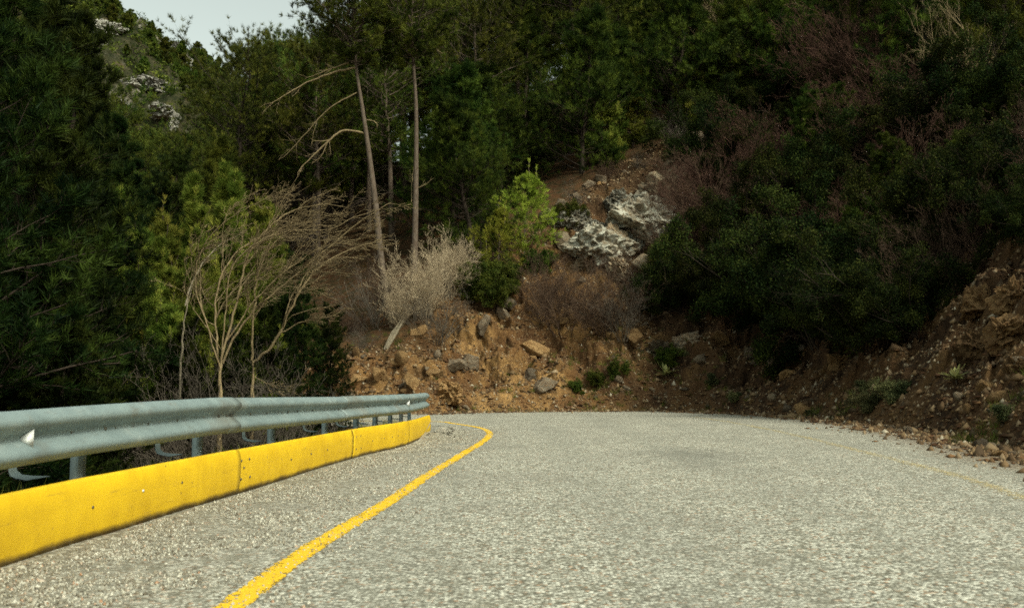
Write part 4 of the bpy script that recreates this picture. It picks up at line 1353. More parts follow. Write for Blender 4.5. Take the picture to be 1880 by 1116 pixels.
GB = 'evergreen bushes on the bank'
for (pr, px, py, hpx, lb) in [
    (B_mid, 880, 545, 75, 'small dark green bush at the crest left of the young pine'),
    (B_mid, 925, 530, 62, 'green bush below the bright young pine'),
    (B_mid, 985, 500, 50, 'green bush right below the bright young pine'),
    (B_mid, 905, 560, 60, 'low dark green bush hanging over the bank'),
    (B_mid, 1050, 415, 50, 'round green bush left of the pale outcrop'),
    (B_mid, 1135, 690, 34, 'low green bush at the middle of the bank foot'),
    (B_mid, 1060, 718, 24, 'small green bush at the bank foot left of centre'),
    (B_mid, 1095, 705, 28, 'small green plant cushion at the bank foot'),
    (B_mid, 1230, 670, 40, 'small green bush beside the mossy boulder'),
    (B_dark2, 1270, 560, 130, 'dark green bush right of the brown shrubs'),
    (B_mid, 1225, 520, 90, 'green bush at the right side of the brown shrubs'),
    (B_dark, 1350, 560, 190, 'dark evergreen bush left part of the big dark mass'),
    (B_dark, 1440, 580, 270, 'large dark evergreen bush with lighter top leaves'),
    (B_dark2, 1530, 600, 270, 'large dark evergreen bush right of the lighter topped one'),
    (B_dark, 1620, 620, 260, 'large dark evergreen bush over the shaded slope'),
    (B_dark2, 1400, 450, 170, 'dark evergreen bush above the big dark mass'),
    (B_dark, 1500, 420, 200, 'dark evergreen bush in the middle of the right slope'),
    (B_dark2, 1590, 440, 200, 'dark evergreen bush under the reddish thicket'),
    (B_dark, 1690, 470, 220, 'black-green bush in deep shade at right'),
    (B_dark2, 1770, 440, 230, 'black-green bush above the right earth cut'),
    (B_dark, 1850, 400, 240, 'black-green bush at the right edge'),
    (B_dark2, 1690, 600, 170, 'dark bush low beside the right earth cut'),
    (B_dark, 1660, 330, 200, 'dark bush high on the right slope'),
    (B_dark2, 1760, 280, 220, 'dark bush high near the right edge'),
    (B_dark, 1850, 250, 250, 'dark bush highest at the right edge'),
    (B_dark2, 1395, 330, 120, 'dark bush above the reddish shrub'),
    (B_dark, 1480, 270, 150, 'dark bush under the pale bare tree')]:
    on_px(pr, px, py, hpx, lb, 'bush', GB)
rg = np.random.default_rng(300)
names = {0: 'high on the dark right slope', 1: 'halfway up the dark right slope', 2: 'low on the dark right slope'}
for gy in range(-10, 600, 62):
    for gx in range(1330, 1960, 78):
        px, py = gx + rg.uniform(-30, 30), gy + rg.uniform(-25, 25)
        if py > 430 and px < 1500: continue
        if py > 470 and px > 1730: continue
        if py < 260 and 1340 < px < 1440: continue
        pr = [B_dark, B_dark2, E_dark, S_brown, S_brown, S_red, E_dark][rg.integers(7)]
        kd = {B_dark.name: 'dark evergreen bush', B_dark2.name: 'spreading dark evergreen bush', E_dark.name: 'small dark pine', S_brown.name: 'bare brown shrub', S_red.name: 'bare reddish shrub'}[pr.name]
        side = 'at the right edge' if px > 1780 else 'towards the right edge' if px > 1640 else 'mid-slope' if px > 1500 else 'near the pale bare trees'
        on_px(pr, px, py, float(rg.uniform(120, 190)), kd + ' ' + names[0 if py < 160 else 1 if py < 380 else 2] + ', ' + side, 'pine' if pr is E_dark else 'bush', 'undergrowth on the dark right slope')
# young pines on the bank
on_px(P_bright, 962, 478, 185, 'bright yellow-green young pine on the crest of the bank', 'young pine')
on_px(P_bright, 915, 500, 135, 'smaller bright young pine left of the crest one', 'young pine')
GP = 'young pines on the upper slope'
for (px, py, hpx, lb) in [(1110, 300, 190, 'young green pine above the crest left of the boulders'), (1160, 270, 150, 'young pine with drooping boughs above the crest'),
                          (1285, 240, 190, 'bright green young pine left of the pale bare tree'), (1330, 200, 190, 'green young pine among the bare trees'),
                          (1420, 200, 170, 'green young pine right of the pale bare tree'), (1235, 180, 200, 'green pine above the crest boulders')]:
    on_px(P_slope, px, py, hpx, lb, 'young pine', GP)

for (px, Y, yt, lb) in [(375, 16.9, 610, 'tangle of bare twigs left of the forked dead trunk'), (435, 17.4, 600, 'tangle of bare twigs between the two dead trunks'),
                        (505, 17.8, 630, 'tangle of bare twigs right of the reddish dead trunk'), (330, 17.6, 640, 'low bare twigs under the broken stem')]:
    put_px(S_grey, px, Y, yt, rz=rr(), label=lb, cat='bare shrub', group='bare twigs around the dead trunks')
for (px, py, hpx, lb) in [(1560, 60, 200, 'reddish bare thicket at the top edge, right of the pale trees'), (1640, 190, 220, 'reddish bare thicket between the evergreens at upper right'),
                          (1500, 90, 170, 'reddish bare thicket just right of the pale bare trees')]:
    on_px(S_red, px, py, hpx, lb, 'bare shrub', 'reddish thickets on the right slope')

# ================================================================== rocks
def rock_mesh(seed, sub=3, planes=14, rough=0.05, flat=1.0, rugged=0.0):
    bm = bmesh.new()
    bmesh.ops.create_icosphere(bm, subdivisions=sub, radius=1)
    r_ = np.random.default_rng(seed)
    V = np.array([v.co[:] for v in bm.verts])
    F = np.array([[v.index for v in f.verts] for f in bm.faces])
    bm.free()
    for q in range(planes):
        n = nrm(r_.normal(size=3)); o = r_.uniform(0.42, 0.8)
        d = V @ n - o
        V = V - np.maximum(d, 0)[:, None] * n
    nv = nrm(V)
    V = V + nv * (fbm(V * 1.7 + seed * 3.3, 4) * rough * 2.2 + fbm(V * 6 + seed, 3) * rough)[:, None]
    if rugged:
        V = V - nv * (np.abs(fbm(V * 2.2 + seed, 5)) * rugged + np.abs(pn(V * 5 + seed)) * rugged * 0.5)[:, None]
    V[:, 2] *= flat
    return raw_mesh('rock', V, F)
RM = [rock_mesh(200 + i, 4, 15, 0.05, 0.8) for i in range(7)]
RS = [rock_mesh(220 + i, 2, 12, 0.05, 0.7) for i in range(6)]
RG = [rock_mesh(240 + i, 5, 10, 0.07, 0.85, 0.55) for i in range(3)]
for me_ in RG: me_.polygons.foreach_set('use_smooth', np.zeros(len(me_.polygons), bool))
MC = {}
def mesh_with(me, mat):
    k = (me.name, mat)
    if k not in MC:
        m2 = me.copy(); m2.materials.clear(); m2.materials.append(M[mat]); MC[k] = m2
    return MC[k]
rk = np.random.default_rng(400)
def rock(pos, r, mat, pool, label, cat, group, name, sq=(1, 1, 1), sink=0.35, rot=None):
    me = mesh_with(pool[rk.integers(len(pool))], mat)
    o = bpy.data.objects.new(name, me); C.objects.link(o)
    o.location = (float(pos[0]), float(pos[1]), float(pos[2]) + r * (0.5 - sink))
    o.rotation_euler = rot or (rk.normal() * 0.5, rk.normal() * 0.5, rk.uniform(0, 6.28))
    o.scale = (r * sq[0], r * sq[1], r * sq[2])
    tag(o, label, cat, group)
    return o
BL = [  # px, py(centre), width px, material, pool, label
    (1275, 272, 95, 'rock_pale', RG, 'tan rock top end of the rocky spine under the forest', 'outcrop'),
    (1050, 395, 75, 'rock_lichen', RG, 'grey rock at the left end of the upper outcrop', 'outcrop'),
    (1080, 470, 80, 'rock_pale', RG, 'tan rock trailing down left from the outcrop', 'outcrop'),
    (1135, 478, 75, 'rock_pale', RG, 'tan rock below the lower outcrop mass', 'outcrop'),
    (1215, 430, 70, 'rock_lichen', RG, 'grey rock at the lower right of the outcrop', 'outcrop'),
    (1165, 372, 180, 'rock_lichen', RG, 'main mass of the lichen-spotted outcrop under its largest block', 'outcrop'),
    (1095, 428, 145, 'rock_lichen', RG, 'lower mass of the pale outcrop', 'outcrop'),
    (1150, 425, 90, 'rock_lichen', RG, 'pale block between the upper and lower outcrop masses', 'outcrop'),
    (1215, 345, 95, 'rock_pale', RG, 'cream rock joining the outcrop to the crest boulders', 'outcrop'),
    (1185, 470, 70, 'rock_pale', RM, 'pale block at the right foot of the outcrop', 'boulder'),
    (1040, 440, 60, 'rock_pale', RM, 'pale block at the left foot of the outcrop', 'boulder'),
    (1245, 310, 70, 'rock_pale', RG, 'pale rock between the crest boulders and the outcrop', 'outcrop'),
    (1172, 362, 130, 'rock_lichen', RG, 'largest lichen-spotted grey outcrop on the crest of the bank', 'outcrop'),
    (1088, 412, 84, 'rock_lichen', RG, 'pale lichen-covered outcrop left of and below the largest one', 'outcrop'),
    (1128, 358, 60, 'rock_lichen', RG, 'mossy grey rock leaning on the left of the largest outcrop', 'outcrop'),
    (1190, 420, 70, 'rock_pale', RG, 'pale crumbling rock under the largest outcrop', 'outcrop'),
    (1125, 445, 110, 'rock_pale', RG, 'wide pale crumbling ledge below both outcrops', 'outcrop'),
    (1205, 325, 55, 'rock_pale', RM, 'pale cream boulder on top right of the largest outcrop', 'boulder'),
    (1258, 288, 84, 'rock_pale', RG, 'pale boulder highest on the crest under the forest', 'outcrop'),
    (1272, 252, 44, 'rock_grey', RM, 'grey boulder topmost on the crest', 'boulder'),
    (1300, 262, 36, 'rock_grey', RM, 'dark grey boulder right of the topmost one', 'boulder'),
    (1228, 300, 40, 'rock_pale', RM, 'small pale boulder left of the highest pale one', 'boulder'),
    (1012, 398, 50, 'rock_pale', RM, 'pale rock right behind the bright young pine', 'boulder'),
    (1060, 358, 30, 'rock_grey', RM, 'small grey boulder on the red soil of the crest', 'boulder'),
    (1080, 335, 26, 'rock_grey', RM, 'small grey stone block below the forest edge on the crest', 'boulder'),
    (1105, 325, 34, 'rock_grey', RM, 'dark boulder at the foot of the tree on the crest', 'boulder'),
    (1030, 372, 34, 'rock_grey', RM, 'grey boulder on the crest left of the small one', 'boulder'),
    (860, 658, 62, 'rock_grey', RM, 'grey boulder with a flat front low in the bank left of centre', 'boulder'),
    (835, 664, 40, 'rock_grey', RM, 'dark angular stone left against the flat-fronted boulder', 'boulder'),
    (885, 592, 46, 'rock_grey', RM, 'grey boulder halfway up the orange bank', 'boulder'),
    (926, 573, 42, 'rock_grey', RM, 'round grey boulder right of the halfway one', 'boulder'),
    (925, 545, 54, 'rock_grey', RM, 'dark boulder under the crest bushes left of the brown shrubs', 'boulder'),
    (974, 628, 66, 'rock_ochre', RM, 'brown boulder with orange face under the brown shrubs', 'boulder'),
    (1000, 697, 50, 'rock_grey', RM, 'upright angular grey slab near the road edge', 'boulder'),
    (975, 684, 40, 'rock_grey', RM, 'small grey slab behind the upright one', 'boulder'),
    (862, 486, 60, 'rock_pale', RM, 'flat pale slab on the crest right of the pinkish shrubs', 'boulder'),
    (838, 515, 60, 'rock_pale', RG, 'pale eroded ledge behind the pinkish shrub', 'boulder'),
    (790, 525, 55, 'rock_pale', RG, 'pale rock seen through the pinkish shrub', 'boulder'),
    (700, 680, 48, 'rock_ochre', RM, 'yellowish boulder above the end of the guardrail', 'boulder'),
    (655, 690, 40, 'rock_ochre', RM, 'yellowish boulder at the left end of the bank', 'boulder'),
    (735, 660, 34, 'rock_ochre', RM, 'ochre block right of the yellowish boulder', 'boulder'),
    (765, 605, 44, 'rock_ochre', RM, 'ochre block under the pinkish shrubs', 'boulder'),
    (830, 705, 80, 'rock_ochre', RG, 'broad brown lump low in the left bank', 'boulder'),
    (800, 682, 36, 'rock_ochre', RM, 'ochre stone above the broad brown lump', 'boulder'),
    (760, 695, 42, 'rock_ochre', RM, 'ochre stone left of the broad brown lump', 'boulder'),
    (1208, 630, 96, 'rock_grey', RG, 'large dark mossy boulder in the middle of the slope', 'boulder'),
    (1272, 612, 76, 'rock_grey', RG, 'large dark boulder right of the mossy one', 'boulder'),
    (1322, 612, 46, 'rock_ochre', RM, 'orange faced boulder right of the dark pair', 'boulder'),
    (1385, 645, 64, 'rock_grey', RG, 'dark leaning boulder above the road bend', 'boulder'),
    (1422, 655, 52, 'rock_grey', RM, 'squarish dark boulder right of the leaning one', 'boulder'),
    (1460, 640, 44, 'rock_grey', RM, 'dark boulder behind the squarish one', 'boulder'),
    (1430, 562, 58, 'rock_grey', RM, 'grey boulder just under the dark bushes', 'boulder'),
    (1160, 612, 56, 'rock_ochre', RM, 'tan boulder left of the mossy one', 'boulder'),
    (1285, 652, 36, 'rock_grey', RM, 'small boulder below the dark pair', 'boulder'),
    (1312, 548, 30, 'rock_pale', RM, 'small pale rock high below the dark bushes', 'boulder'),
    (1445, 680, 36, 'rock_ochre', RM, 'tan stone below the squarish boulder', 'boulder'),
    (1545, 655, 70, 'rock_ochre', RG, 'brown ledge in the shaded slope', 'boulder'),
    (1475, 752, 40, 'rock_ochre', RM, 'yellow stone biggest at the road edge', 'boulder'),
    (1800, 545, 110, 'rock_ochre_shaded', RG, 'ochre rock rib left in the right earth cut', 'boulder'),
    (1860, 520, 100, 'rock_ochre_shaded', RG, 'ochre rock rib highest in the right earth cut', 'boulder'),
    (1850, 590, 130, 'rock_ochre_shaded', RG, 'wide ochre rock ledge in the right earth cut', 'boulder'),
    (1790, 620, 90, 'rock_ochre_shaded', RG, 'ochre rock lower left in the right earth cut', 'boulder'),
    (1875, 660, 100, 'rock_ochre_shaded', RG, 'ochre rock lowest in the right earth cut', 'boulder'),
]
for px, py, wpx, mat, pool, lb, cat in BL:
    h = hit(px, py + wpx * 0.22)
    if h is None: continue
    r = wpx / 2 / FPX * h[1] * 1.12
    rock(h, r, mat, pool, lb, cat, 'boulders in the bank' if cat == 'boulder' else 'outcrops on the crest', 'boulder' if cat == 'boulder' else 'rock_outcrop',
         sq=(1.0, 0.9, rk.uniform(0.8, 1.05)), sink=0.4)
# stones along the toe and in the bank
sdist = {'rock_ochre': 'ochre', 'rock_grey': 'grey', 'rock_pale': 'pale'}
n_st = 0
tl, tls = resample(np.array(TOE)[::-1], 0.05)
while n_st < 150:
    q = rk.uniform() ** 0.75
    i = int((1 - q) * 0 + q * (len(tl) - 1))
    c = tl[i] + rk.normal(size=2) * 0.12
    d = nrm(np.gradient(tl, axis=0))[i]; nr = np.array([-d[1], d[0]])
    u = abs(rk.normal()) * 0.55 - 0.15
    side = 1 if terrain((c + nr)[None])[4][0] > 0 and not inside((c + nr)[None])[0] else -1
    c = c + nr * side * u
    px, py = proj([c[0], c[1], 0])
    if not (640 < px < 1900): continue
    zq = max(TZ(*c), 0.0)
    r = float(np.clip(rk.lognormal(-2.6, 0.45), 0.035, 0.24))
    mt_ = ['rock_ochre', 'rock_pale', 'rock_ochre', 'rock_grey', 'rock_pale'][rk.integers(5)]
    zn = 'far left part of' if px < 1000 else 'middle of' if px < 1300 else 'bend part of' if px < 1600 else 'right end of'
    rock((c[0], c[1], zq), r, mt_, RS, f'small {sdist[mt_]} stone in the rubble along the {zn} the road edge', 'stone', 'stones along the road edge', 'stone', sink=0.3)
    n_st += 1
n_st = 0
while n_st < 150:
    px, py = 0, 0
    X, Y = rk.uniform(-7, 13), rk.uniform(15, 55)
    tz = terrain(np.array([[X, Y]]))
    if tz[3][0] or tz[1][0] < 0.3 or tz[4][0] > 20: continue
    zq = TZ(X, Y); px, py = proj([X, Y, zq])
    if not (640 < px < 1890) or py < 240: continue
    r = float(np.clip(rk.lognormal(-1.9, 0.45), 0.07, 0.42))
    mt_ = ['rock_ochre', 'rock_grey', 'rock_ochre', 'rock_grey', 'rock_pale'][rk.integers(5)]
    zn = 'left part of the bank' if px < 900 else 'bank below the outcrops' if px < 1250 else 'shaded slope' if px < 1600 else 'right earth cut'
    rock((X, Y, zq), r, mt_, RS + RM, f'loose {sdist[mt_]} stone sticking out of the {zn}', 'stone', 'stones in the bank', 'stone', sink=0.45)
    n_st += 1

# gravel: one object of countless chips
tetra = np.array([[1, 0, -.3], [-.5, .87, -.3], [-.5, -.87, -.3], [0.1, 0.1, 0.8], [0.0, -0.2, -0.9]])
tf = np.array([[0, 1, 3], [1, 2, 3], [2, 0, 3], [1, 0, 4], [2, 1, 4], [0, 2, 4]])
def scatter_chips(name, label, n, size, mats, seed, region, flatk=1.0):
    r_ = np.random.default_rng(seed)
    N = n * 4
    X, Y = r_.uniform(region[0], region[1], N), r_.uniform(region[2], region[3], N)
    tz = terrain(np.stack([X, Y], 1))
    ok = (~tz[3] & (tz[1] > 0.25) & (tz[4] < 20)) | (tz[3] & (tz[4] < np.abs(r_.normal(size=N)) * 0.55))
    ok &= (X / Y > -0.25) & (X / Y < 0.66)
    X, Y = X[ok][:n], Y[ok][:n]
    a = Acc()
    P = []
    for x, y in zip(X, Y): P.append((x, y, max(TZ(x, y), 0.0)))
    P = np.array(P)
    n = len(P)
    s_ = np.clip(r_.lognormal(math.log(size), 0.5, n), size * 0.4, size * 4)
    T = tetra[None] * (1 + r_.normal(size=(n, 5, 3)) * 0.25)
    ang = r_.uniform(0, 6.28, n); ca, sa = np.cos(ang), np.sin(ang)
    T = np.stack([T[..., 0] * ca[:, None] - T[..., 1] * sa[:, None], T[..., 0] * sa[:, None] + T[..., 1] * ca[:, None], T[..., 2] * flatk], -1)
    V = P[:, None] + T * s_[:, None, None] + np.array([0, 0, 0.2]) * s_[:, None, None]
    F = tf[None] + (np.arange(n) * 5)[:, None, None]
    a.add(V.reshape(-1, 3), F.reshape(-1, 3), np.repeat(r_.uniform(0, 1, n), 5))
    o = a.obj(name, mats)
    tag(o, label, None, None, 'stuff')
    return o
t = NT('gravel_mix')
c = t.ramp(t.attr('tint'), [(0.0, (.055, .038, .022)), (0.45, (.13, .08, .04)), (0.75, (.21, .14, .07)), (0.93, (.28, .21, .13)), (1.0, (.42, .37, .27))])
t.bsdf(c, 0.9, 0.15)
M['gravel'] = t.m
scatter_chips('gravel', 'loose gravel and stone chips covering the bank and road edge', 42000, 0.036, M['gravel'], 7, (-8, 16, 9, 56))
scatter_chips('rubble', 'broken rock rubble strewn over the bank', 2600, 0.075, M['gravel'], 17, (-8, 16, 9, 58), 0.5)
t = NT('litter_mix')
c = t.ramp(t.attr('tint'), [(0.0, (.04, .022, .012)), (0.5, (.10, .05, .025)), (1.0, (.20, .11, .05))])
t.bsdf(c, 0.9, 0.1)
M['litter'] = t.m
scatter_chips('leaf_litter', 'brown leaf and needle litter over the bank', 22000, 0.05, M['litter'], 8, (-8, 18, 9, 58), 0.25)

# loose chips lying on the shoulder between guardrail and edge line
r_ = np.random.default_rng(77)
Nn = 60000
Yc = 2.6 + 20 * r_.uniform(size=Nn) ** 1.5
ri = np.interp(Yc, [q[1] for q in RAIL], [q[0] for q in RAIL])
li = np.interp(Yc, [q[1] for q in LINE[:8]], [q[0] for q in LINE[:8]])
uu = r_.beta(0.9, 1.7, Nn)
Xc = ri + 0.16 + uu * (li - ri + 0.25)
cl = pn(np.stack([Xc, Yc, Xc * 0], 1) * 1.6) + r_.normal(size=Nn) * 0.12
kp = cl > -0.05
Xc, Yc = Xc[kp][:24000], Yc[kp][:24000]
zc = 0.012 * pn(np.stack([Xc, Yc, Xc * 0], 1) * 0.5)
n = len(Xc)
s_ = np.clip(r_.lognormal(math.log(0.0085), 0.35, n), 0.004, 0.022)
T = tetra[None] * (1 + r_.normal(size=(n, 5, 3)) * 0.3)
ang = r_.uniform(0, 6.28, n); ca, sa = np.cos(ang), np.sin(ang)
T = np.stack([T[..., 0] * ca[:, None] - T[..., 1] * sa[:, None], T[..., 0] * sa[:, None] + T[..., 1] * ca[:, None], T[..., 2] * 0.8], -1)
V = np.stack([Xc, Yc, zc + 0.003], 1)[:, None] + T * s_[:, None, None]
a = Acc(); a.add(V.reshape(-1, 3), (tf[None] + (np.arange(n) * 5)[:, None, None]).reshape(-1, 3), np.repeat(r_.uniform(0, 1, n), 5))
t = NT('road_chips')
c = t.ramp(t.attr('tint'), [(0.0, (.10, .085, .06)), (0.3, (.25, .22, .16)), (0.7, (.42, .40, .32)), (0.92, (.54, .52, .43)), (1.0, (.36, .20, .11))])
t.bsdf(c, 0.85, 0.2)
M['chips'] = t.m
tag(a.obj('loose_chips', M['chips']), 'loose stone chips on the shoulder beside the guardrail', None, None, 'stuff')

# grass and low green ground cover
def grass(name, label, spots, seed, mat, h0=0.22, dens=60):
    r_ = np.random.default_rng(seed)
    a = Acc()
    for (X, Y, R_, k) in spots:
        for q in range(k):
            x, y = X + r_.normal() * R_, Y + r_.normal() * R_
            z_ = TZ(x, y)
            m = 26
            b = np.array([x, y, z_]) + r_.normal(size=(m, 3)) * np.array([0.06, 0.06, 0.0])
            d = nrm(r_.normal(size=(m, 3)) * np.array([0.5, 0.5, 0.2]) + np.array([0, 0, 1.0]))
            L = h0 * r_.uniform(0.4, 1.3, (m, 1))
            s_ = nrm(np.cross(d, r_.normal(size=(m, 3)))) * 0.006
            V = np.stack([b - s_, b + s_, b + d * L], 1).reshape(-1, 3)
            a.add(V, np.arange(len(V)).reshape(-1, 3), float(np.clip(0.5 + r_.normal() * 0.25, 0, 1)))
    o = a.obj(name, M[mat]); tag(o, label, None, None, 'stuff')
sp = []
for px, py, R_, k in [(1100, 690, 1.2, 60), (1060, 715, 0.7, 30), (1150, 665, 1.0, 40), (1225, 665, 0.8, 30), (960, 748, 0.5, 14), (1340, 720, 0.6, 12), (1840, 760, 0.5, 25), (1500, 757, 0.35, 10),
                      (700, 640, 0.6, 12), (850, 735, 0.5, 10), (1150, 400, 0.8, 18), (1040, 400, 0.8, 30), (900, 600, 0.6, 10), (1290, 690, 0.5, 10), (1560, 745, 0.4, 10)]:
    h = hit(px, py)
    if h is not None: sp.append((h[0], h[1], R_, k))
grass('grass', 'tufts of green grass on the bank', sp, 12, 'grass')
sp = []
rd = np.random.default_rng(33)
for q in range(70):
    h = hit(rd.uniform(660, 1320), rd.uniform(240, 620))
    if h is not None and h[1] < 60: sp.append((h[0], h[1], 0.5, 8))
grass('dry_grass', 'dry brown grass on the bank and its crest', sp, 14, 'dry_grass', 0.3)
sp = []
for Yq in np.arange(4, 21, 0.35):
    xq = np.interp(Yq, [q[1] for q in RAIL], [q[0] for q in RAIL])
    sp.append((xq - 0.9, Yq, 0.35, 7)); sp.append((xq - 1.8, Yq, 0.5, 6))
grass('verge_grass', 'rough grass and weeds behind the guardrail posts', sp, 13, 'grass', 0.34)

# thistle like plants
def make_rosette(seed, R, mat, name, n=26, w=0.05):
    r_ = np.random.default_rng(seed)
    a = Acc()
    for q in range(n):
        az, el = r_.uniform(0, 6.28), r_.uniform(0.1, 1.4)
        d = np.array([cos(az) * cos(el), sin(az) * cos(el), sin(el)])
        s_ = nrm(np.cross(d, [0, 0, 1.0])) * w
        L = R * r_.uniform(0.6, 1.1)
        pts = [np.zeros(3), d * L * 0.4, d * L * 0.75 + np.array([0, 0, -0.03]), d * L + np.array([0, 0, -0.12 * L])]
        ws = [0.25, 1, 0.8, 0.05]
        V = []
        for p_, w_ in zip(pts, ws): V += [p_ - s_ * w_, p_ + np.array([0, 0, -0.012]), p_ + s_ * w_]
        F = []
        for i in range(3):
            b = i * 3
            for c_ in (0, 1): F += [[b + c_, b + c_ + 1, b + c_ + 4], [b + c_, b + c_ + 4, b + c_ + 3]]
        a.add(V, F, float(r_.uniform(0.2, 1)))
    st = Acc()
    root = empty(name)
    V, F = tubes(np.array([[[0, 0, -0.15], [0, 0, 0], [0.01, 0, R * 0.5]]]), np.array([[0.02, 0.018, 0.01]]), 5)
    st.add(V, F); st.obj('stem', M['twig_grey'], root)
    a.obj('leaves', M[mat], root)
    HH[root.name] = R
    return root
R1 = make_rosette(81, 0.45, 'thistle', 'thistle')
R2 = make_twigs(82, 0.9, 0.7, 14, (5, 4, 3), 0.009, 'twig_grey', 'grey_shrublet', 0.4, ('sagebush', 4, 0.05, 0.03))
for (pr, px, py, hp, lb) in [(R1, 1222, 688, 30, 'pale star-shaped thistle below the mossy boulder'), (R1, 1755, 695, 34, 'pale thistle at the right earth cut'),
                             (R1, 1790, 640, 22, 'small pale thistle higher in the right earth cut'), (R1, 1250, 698, 14, 'tiny pale thistle right of the star-shaped one')]:
    on_px(pr, px, py, hp, lb, 'thistle', 'pale thistles', sink=0.0)
for (pr, px, py, hp, lb) in [(R2, 1650, 730, 62, 'grey-green shrublet highest on the shaded slope foot'), (R2, 1600, 748, 52, 'grey-green shrublet lower left of its twin'),
                             (R2, 1590, 715, 34, 'small grey-green shrublet behind the lower one'), (R2, 1490, 762, 20, 'tiny green plant under the yellow stone'),
                             (R2, 1850, 765, 46, 'dark green plant at the right edge of the road'), (R2, 1240, 655, 30, 'yellow-green plant on the mossy boulder'),
                             (R2, 1350, 735, 30, 'low plant at the foot of the slope in the bend'), (R2, 1310, 700, 30, 'low plant below the orange faced boulder')]:
    on_px(pr, px, py, hp, lb, 'plant', 'small plants at the foot of the slope', sink=0.0)

# splintered stump lying on the bank
h = hit(712, 640)
if h is not None:
    a = Acc()
    b = np.array(at(708, 640, h[1])); tpx = at(738, 588, h[1])
    d = tpx - b
    r_ = np.random.default_rng(90)
    root = empty('fallen_log', tuple(b)); tag(root, 'splintered pale log leaning on the left bank above the guardrail end', 'log')
    for q in range(7):
        o0 = r_.normal(size=3) * 0.035
        P = np.stack([o0, o0 + d * 0.5 + r_.normal(size=3) * 0.02, o0 * 1.3 + d * r_.uniform(0.75, 1.1)])
        V, F = tubes(P[None], np.array([[0.06, 0.055, 0.012]]) * r_.uniform(0.6, 1), 6); a.add(V, F)
    a.obj('trunk', M['bark_pale'], root)

# ================================================================== far mountain: cliff rocks and shrubs
_pine_name = 'distant_tree'
MT = make_pine(91, 4.2, 2.3, 0.05, 46, 6, 3, 9, 0.55, 0.13, 'needle_mid', 'bark_dark', 0.1, 'bush', rise=0.3)
MT2 = make_pine(92, 7, 2.2, 0.2, 46, 6, 3, 9, 0.55, 0.13, 'needle_olive', 'bark_dark', 0.12, 'round', rise=0.3)
MB = make_twigs(93, 3, 2.4, 14, (5, 4, 3), 0.05, 'twig_grey', 'bare_shrub', 0.6)
rm = np.random.default_rng(500)
cm = 0
for tr_ in range(9000):
    if cm >= 150: break
    X, Y = rm.uniform(-150, -40), rm.uniform(150, 290)
    z_ = TZ(X, Y)
    px, py = proj([X, Y, z_])
    if not (100 < px < 420 and -30 < py < 300): continue
    tt = terrain(np.array([[X, Y]]))
    if tt[2][0] < 0.5: continue
    h = hit(px, py - 5)
    if h is not None and h[1] < Y - 8: continue          # hidden side
    pr = [MT, MT, MT2, MB][rm.integers(4)]
    lb = {MT.name: 'rounded green tree', MT2.name: 'taller olive tree', MB.name: 'bare grey shrub'}[pr.name]
    if py < np.interp(px, [200, 370, 420], [15, 95, 120]) - 4 and rm.uniform() < 0.7: continue
    put(pr, X, Y, float(rm.uniform(0.3, 0.75)), float(rm.uniform(0, 6.28)),
        f"{lb} dotting the {'upper' if py < 90 else 'lower'} {'left' if px < 250 else 'right'} face of the rocky mountain", 'shrub' if pr is MB else 'tree', 'trees dotting the rocky mountain', sink=0.3)
    cm += 1
print('mountain', cm)
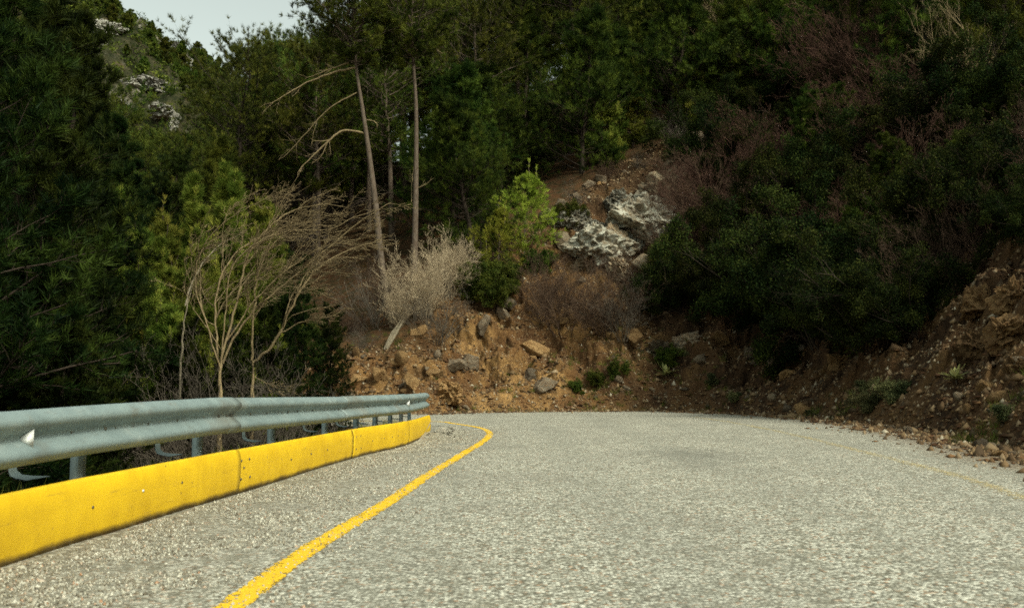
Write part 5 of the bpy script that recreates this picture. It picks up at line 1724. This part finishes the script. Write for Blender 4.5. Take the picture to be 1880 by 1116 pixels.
for px, py, wpx, hpx, lb in [(190, 55, 70, 34, 'pale cliff high on the mountain'), (185, 80, 34, 22, 'pale crag under the high cliff'), (290, 158, 70, 30, 'long pale cliff band halfway down the mountain'),
                       (348, 128, 26, 46, 'upright pale cliff at the right end of the band'), (300, 205, 60, 26, 'pale cliff below the long band'), (318, 222, 24, 40, 'narrow pale crag low on the mountain'),
                       (150, 215, 50, 36, 'pale crag low at the left of the mountain'), (195, 232, 40, 34, 'yellowish crag right of the low left one'), (115, 125, 50, 26, 'grey crag behind the dark pines'),
                       (320, 84, 26, 14, 'small pale crag near the skyline'), (225, 190, 40, 18, 'pale crag between the cliff bands'), (240, 150, 36, 20, 'dark crag left of the long cliff band')]:
    h = hit(px, py)
    if h is None: continue
    k = h[1] / FPX / 2
    o = rock(h, 1.0, 'cliff', RG, lb, 'cliff', 'cliffs on the rocky mountain', 'rock_cliff', sink=0.5, rot=(0, 0, rk.uniform(0, 3)))
    o.scale = (wpx * k * 1.5, wpx * k * 1.3, hpx * k * 1.9)

# low scrub covering the mountain
a = Acc()
rsx = np.random.default_rng(600)
Xs, Ys = rsx.uniform(-170, -35, 9000), rsx.uniform(140, 310, 9000)
ok = terrain(np.stack([Xs, Ys], 1))[2] > 0.5
Xs, Ys = Xs[ok], Ys[ok]
dn_ = pn(np.stack([Xs, Ys, Xs * 0], 1) * 0.05)
for x, y, q in zip(Xs, Ys, dn_):
    if q < -0.22: continue
    z_ = TZ(x, y)
    R_ = rsx.uniform(0.5, 1.7)
    m = 34
    c_ = np.array([x, y, z_ + R_ * 0.5]) + rsx.normal(size=(m, 3)) * R_ * np.array([0.5, 0.5, 0.4])
    d1_, d2_ = nrm(rsx.normal(size=(m, 3))), nrm(rsx.normal(size=(m, 3)))
    V = np.stack([c_, c_ + d1_ * 0.6, c_ + d2_ * 0.35], 1).reshape(-1, 3)
    a.add(V, np.arange(len(V)).reshape(-1, 3), float(np.clip(0.5 + rsx.normal() * 0.3, 0, 1)))
o = a.obj('scrub', M['needle_olive']); tag(o, 'low scrub covering the rocky mountain', None, None, 'stuff')

# labels: where several things still share one, say which by its place in the row
from collections import defaultdict
dup = defaultdict(list)
for o_ in sc.objects:
    if o_.parent is None and o_.get('label'): dup[o_['label']].append(o_)
ordn = ['second', 'third', 'fourth', 'fifth', 'sixth', 'seventh', 'eighth', 'ninth', 'tenth']
for lb, os_ in dup.items():
    if 1 < len(os_) <= 10 and 'stone' not in lb:
        os_.sort(key=lambda q_: proj(q_.location)[0])
        for i_, q_ in enumerate(os_):
            wd_ = 'leftmost' if i_ == 0 else 'rightmost' if i_ == len(os_) - 1 else ordn[i_ - 1] + ' from left'
            n_ = wd_ + ' ' + lb
            if len(n_.split()) <= 16: q_['label'] = n_
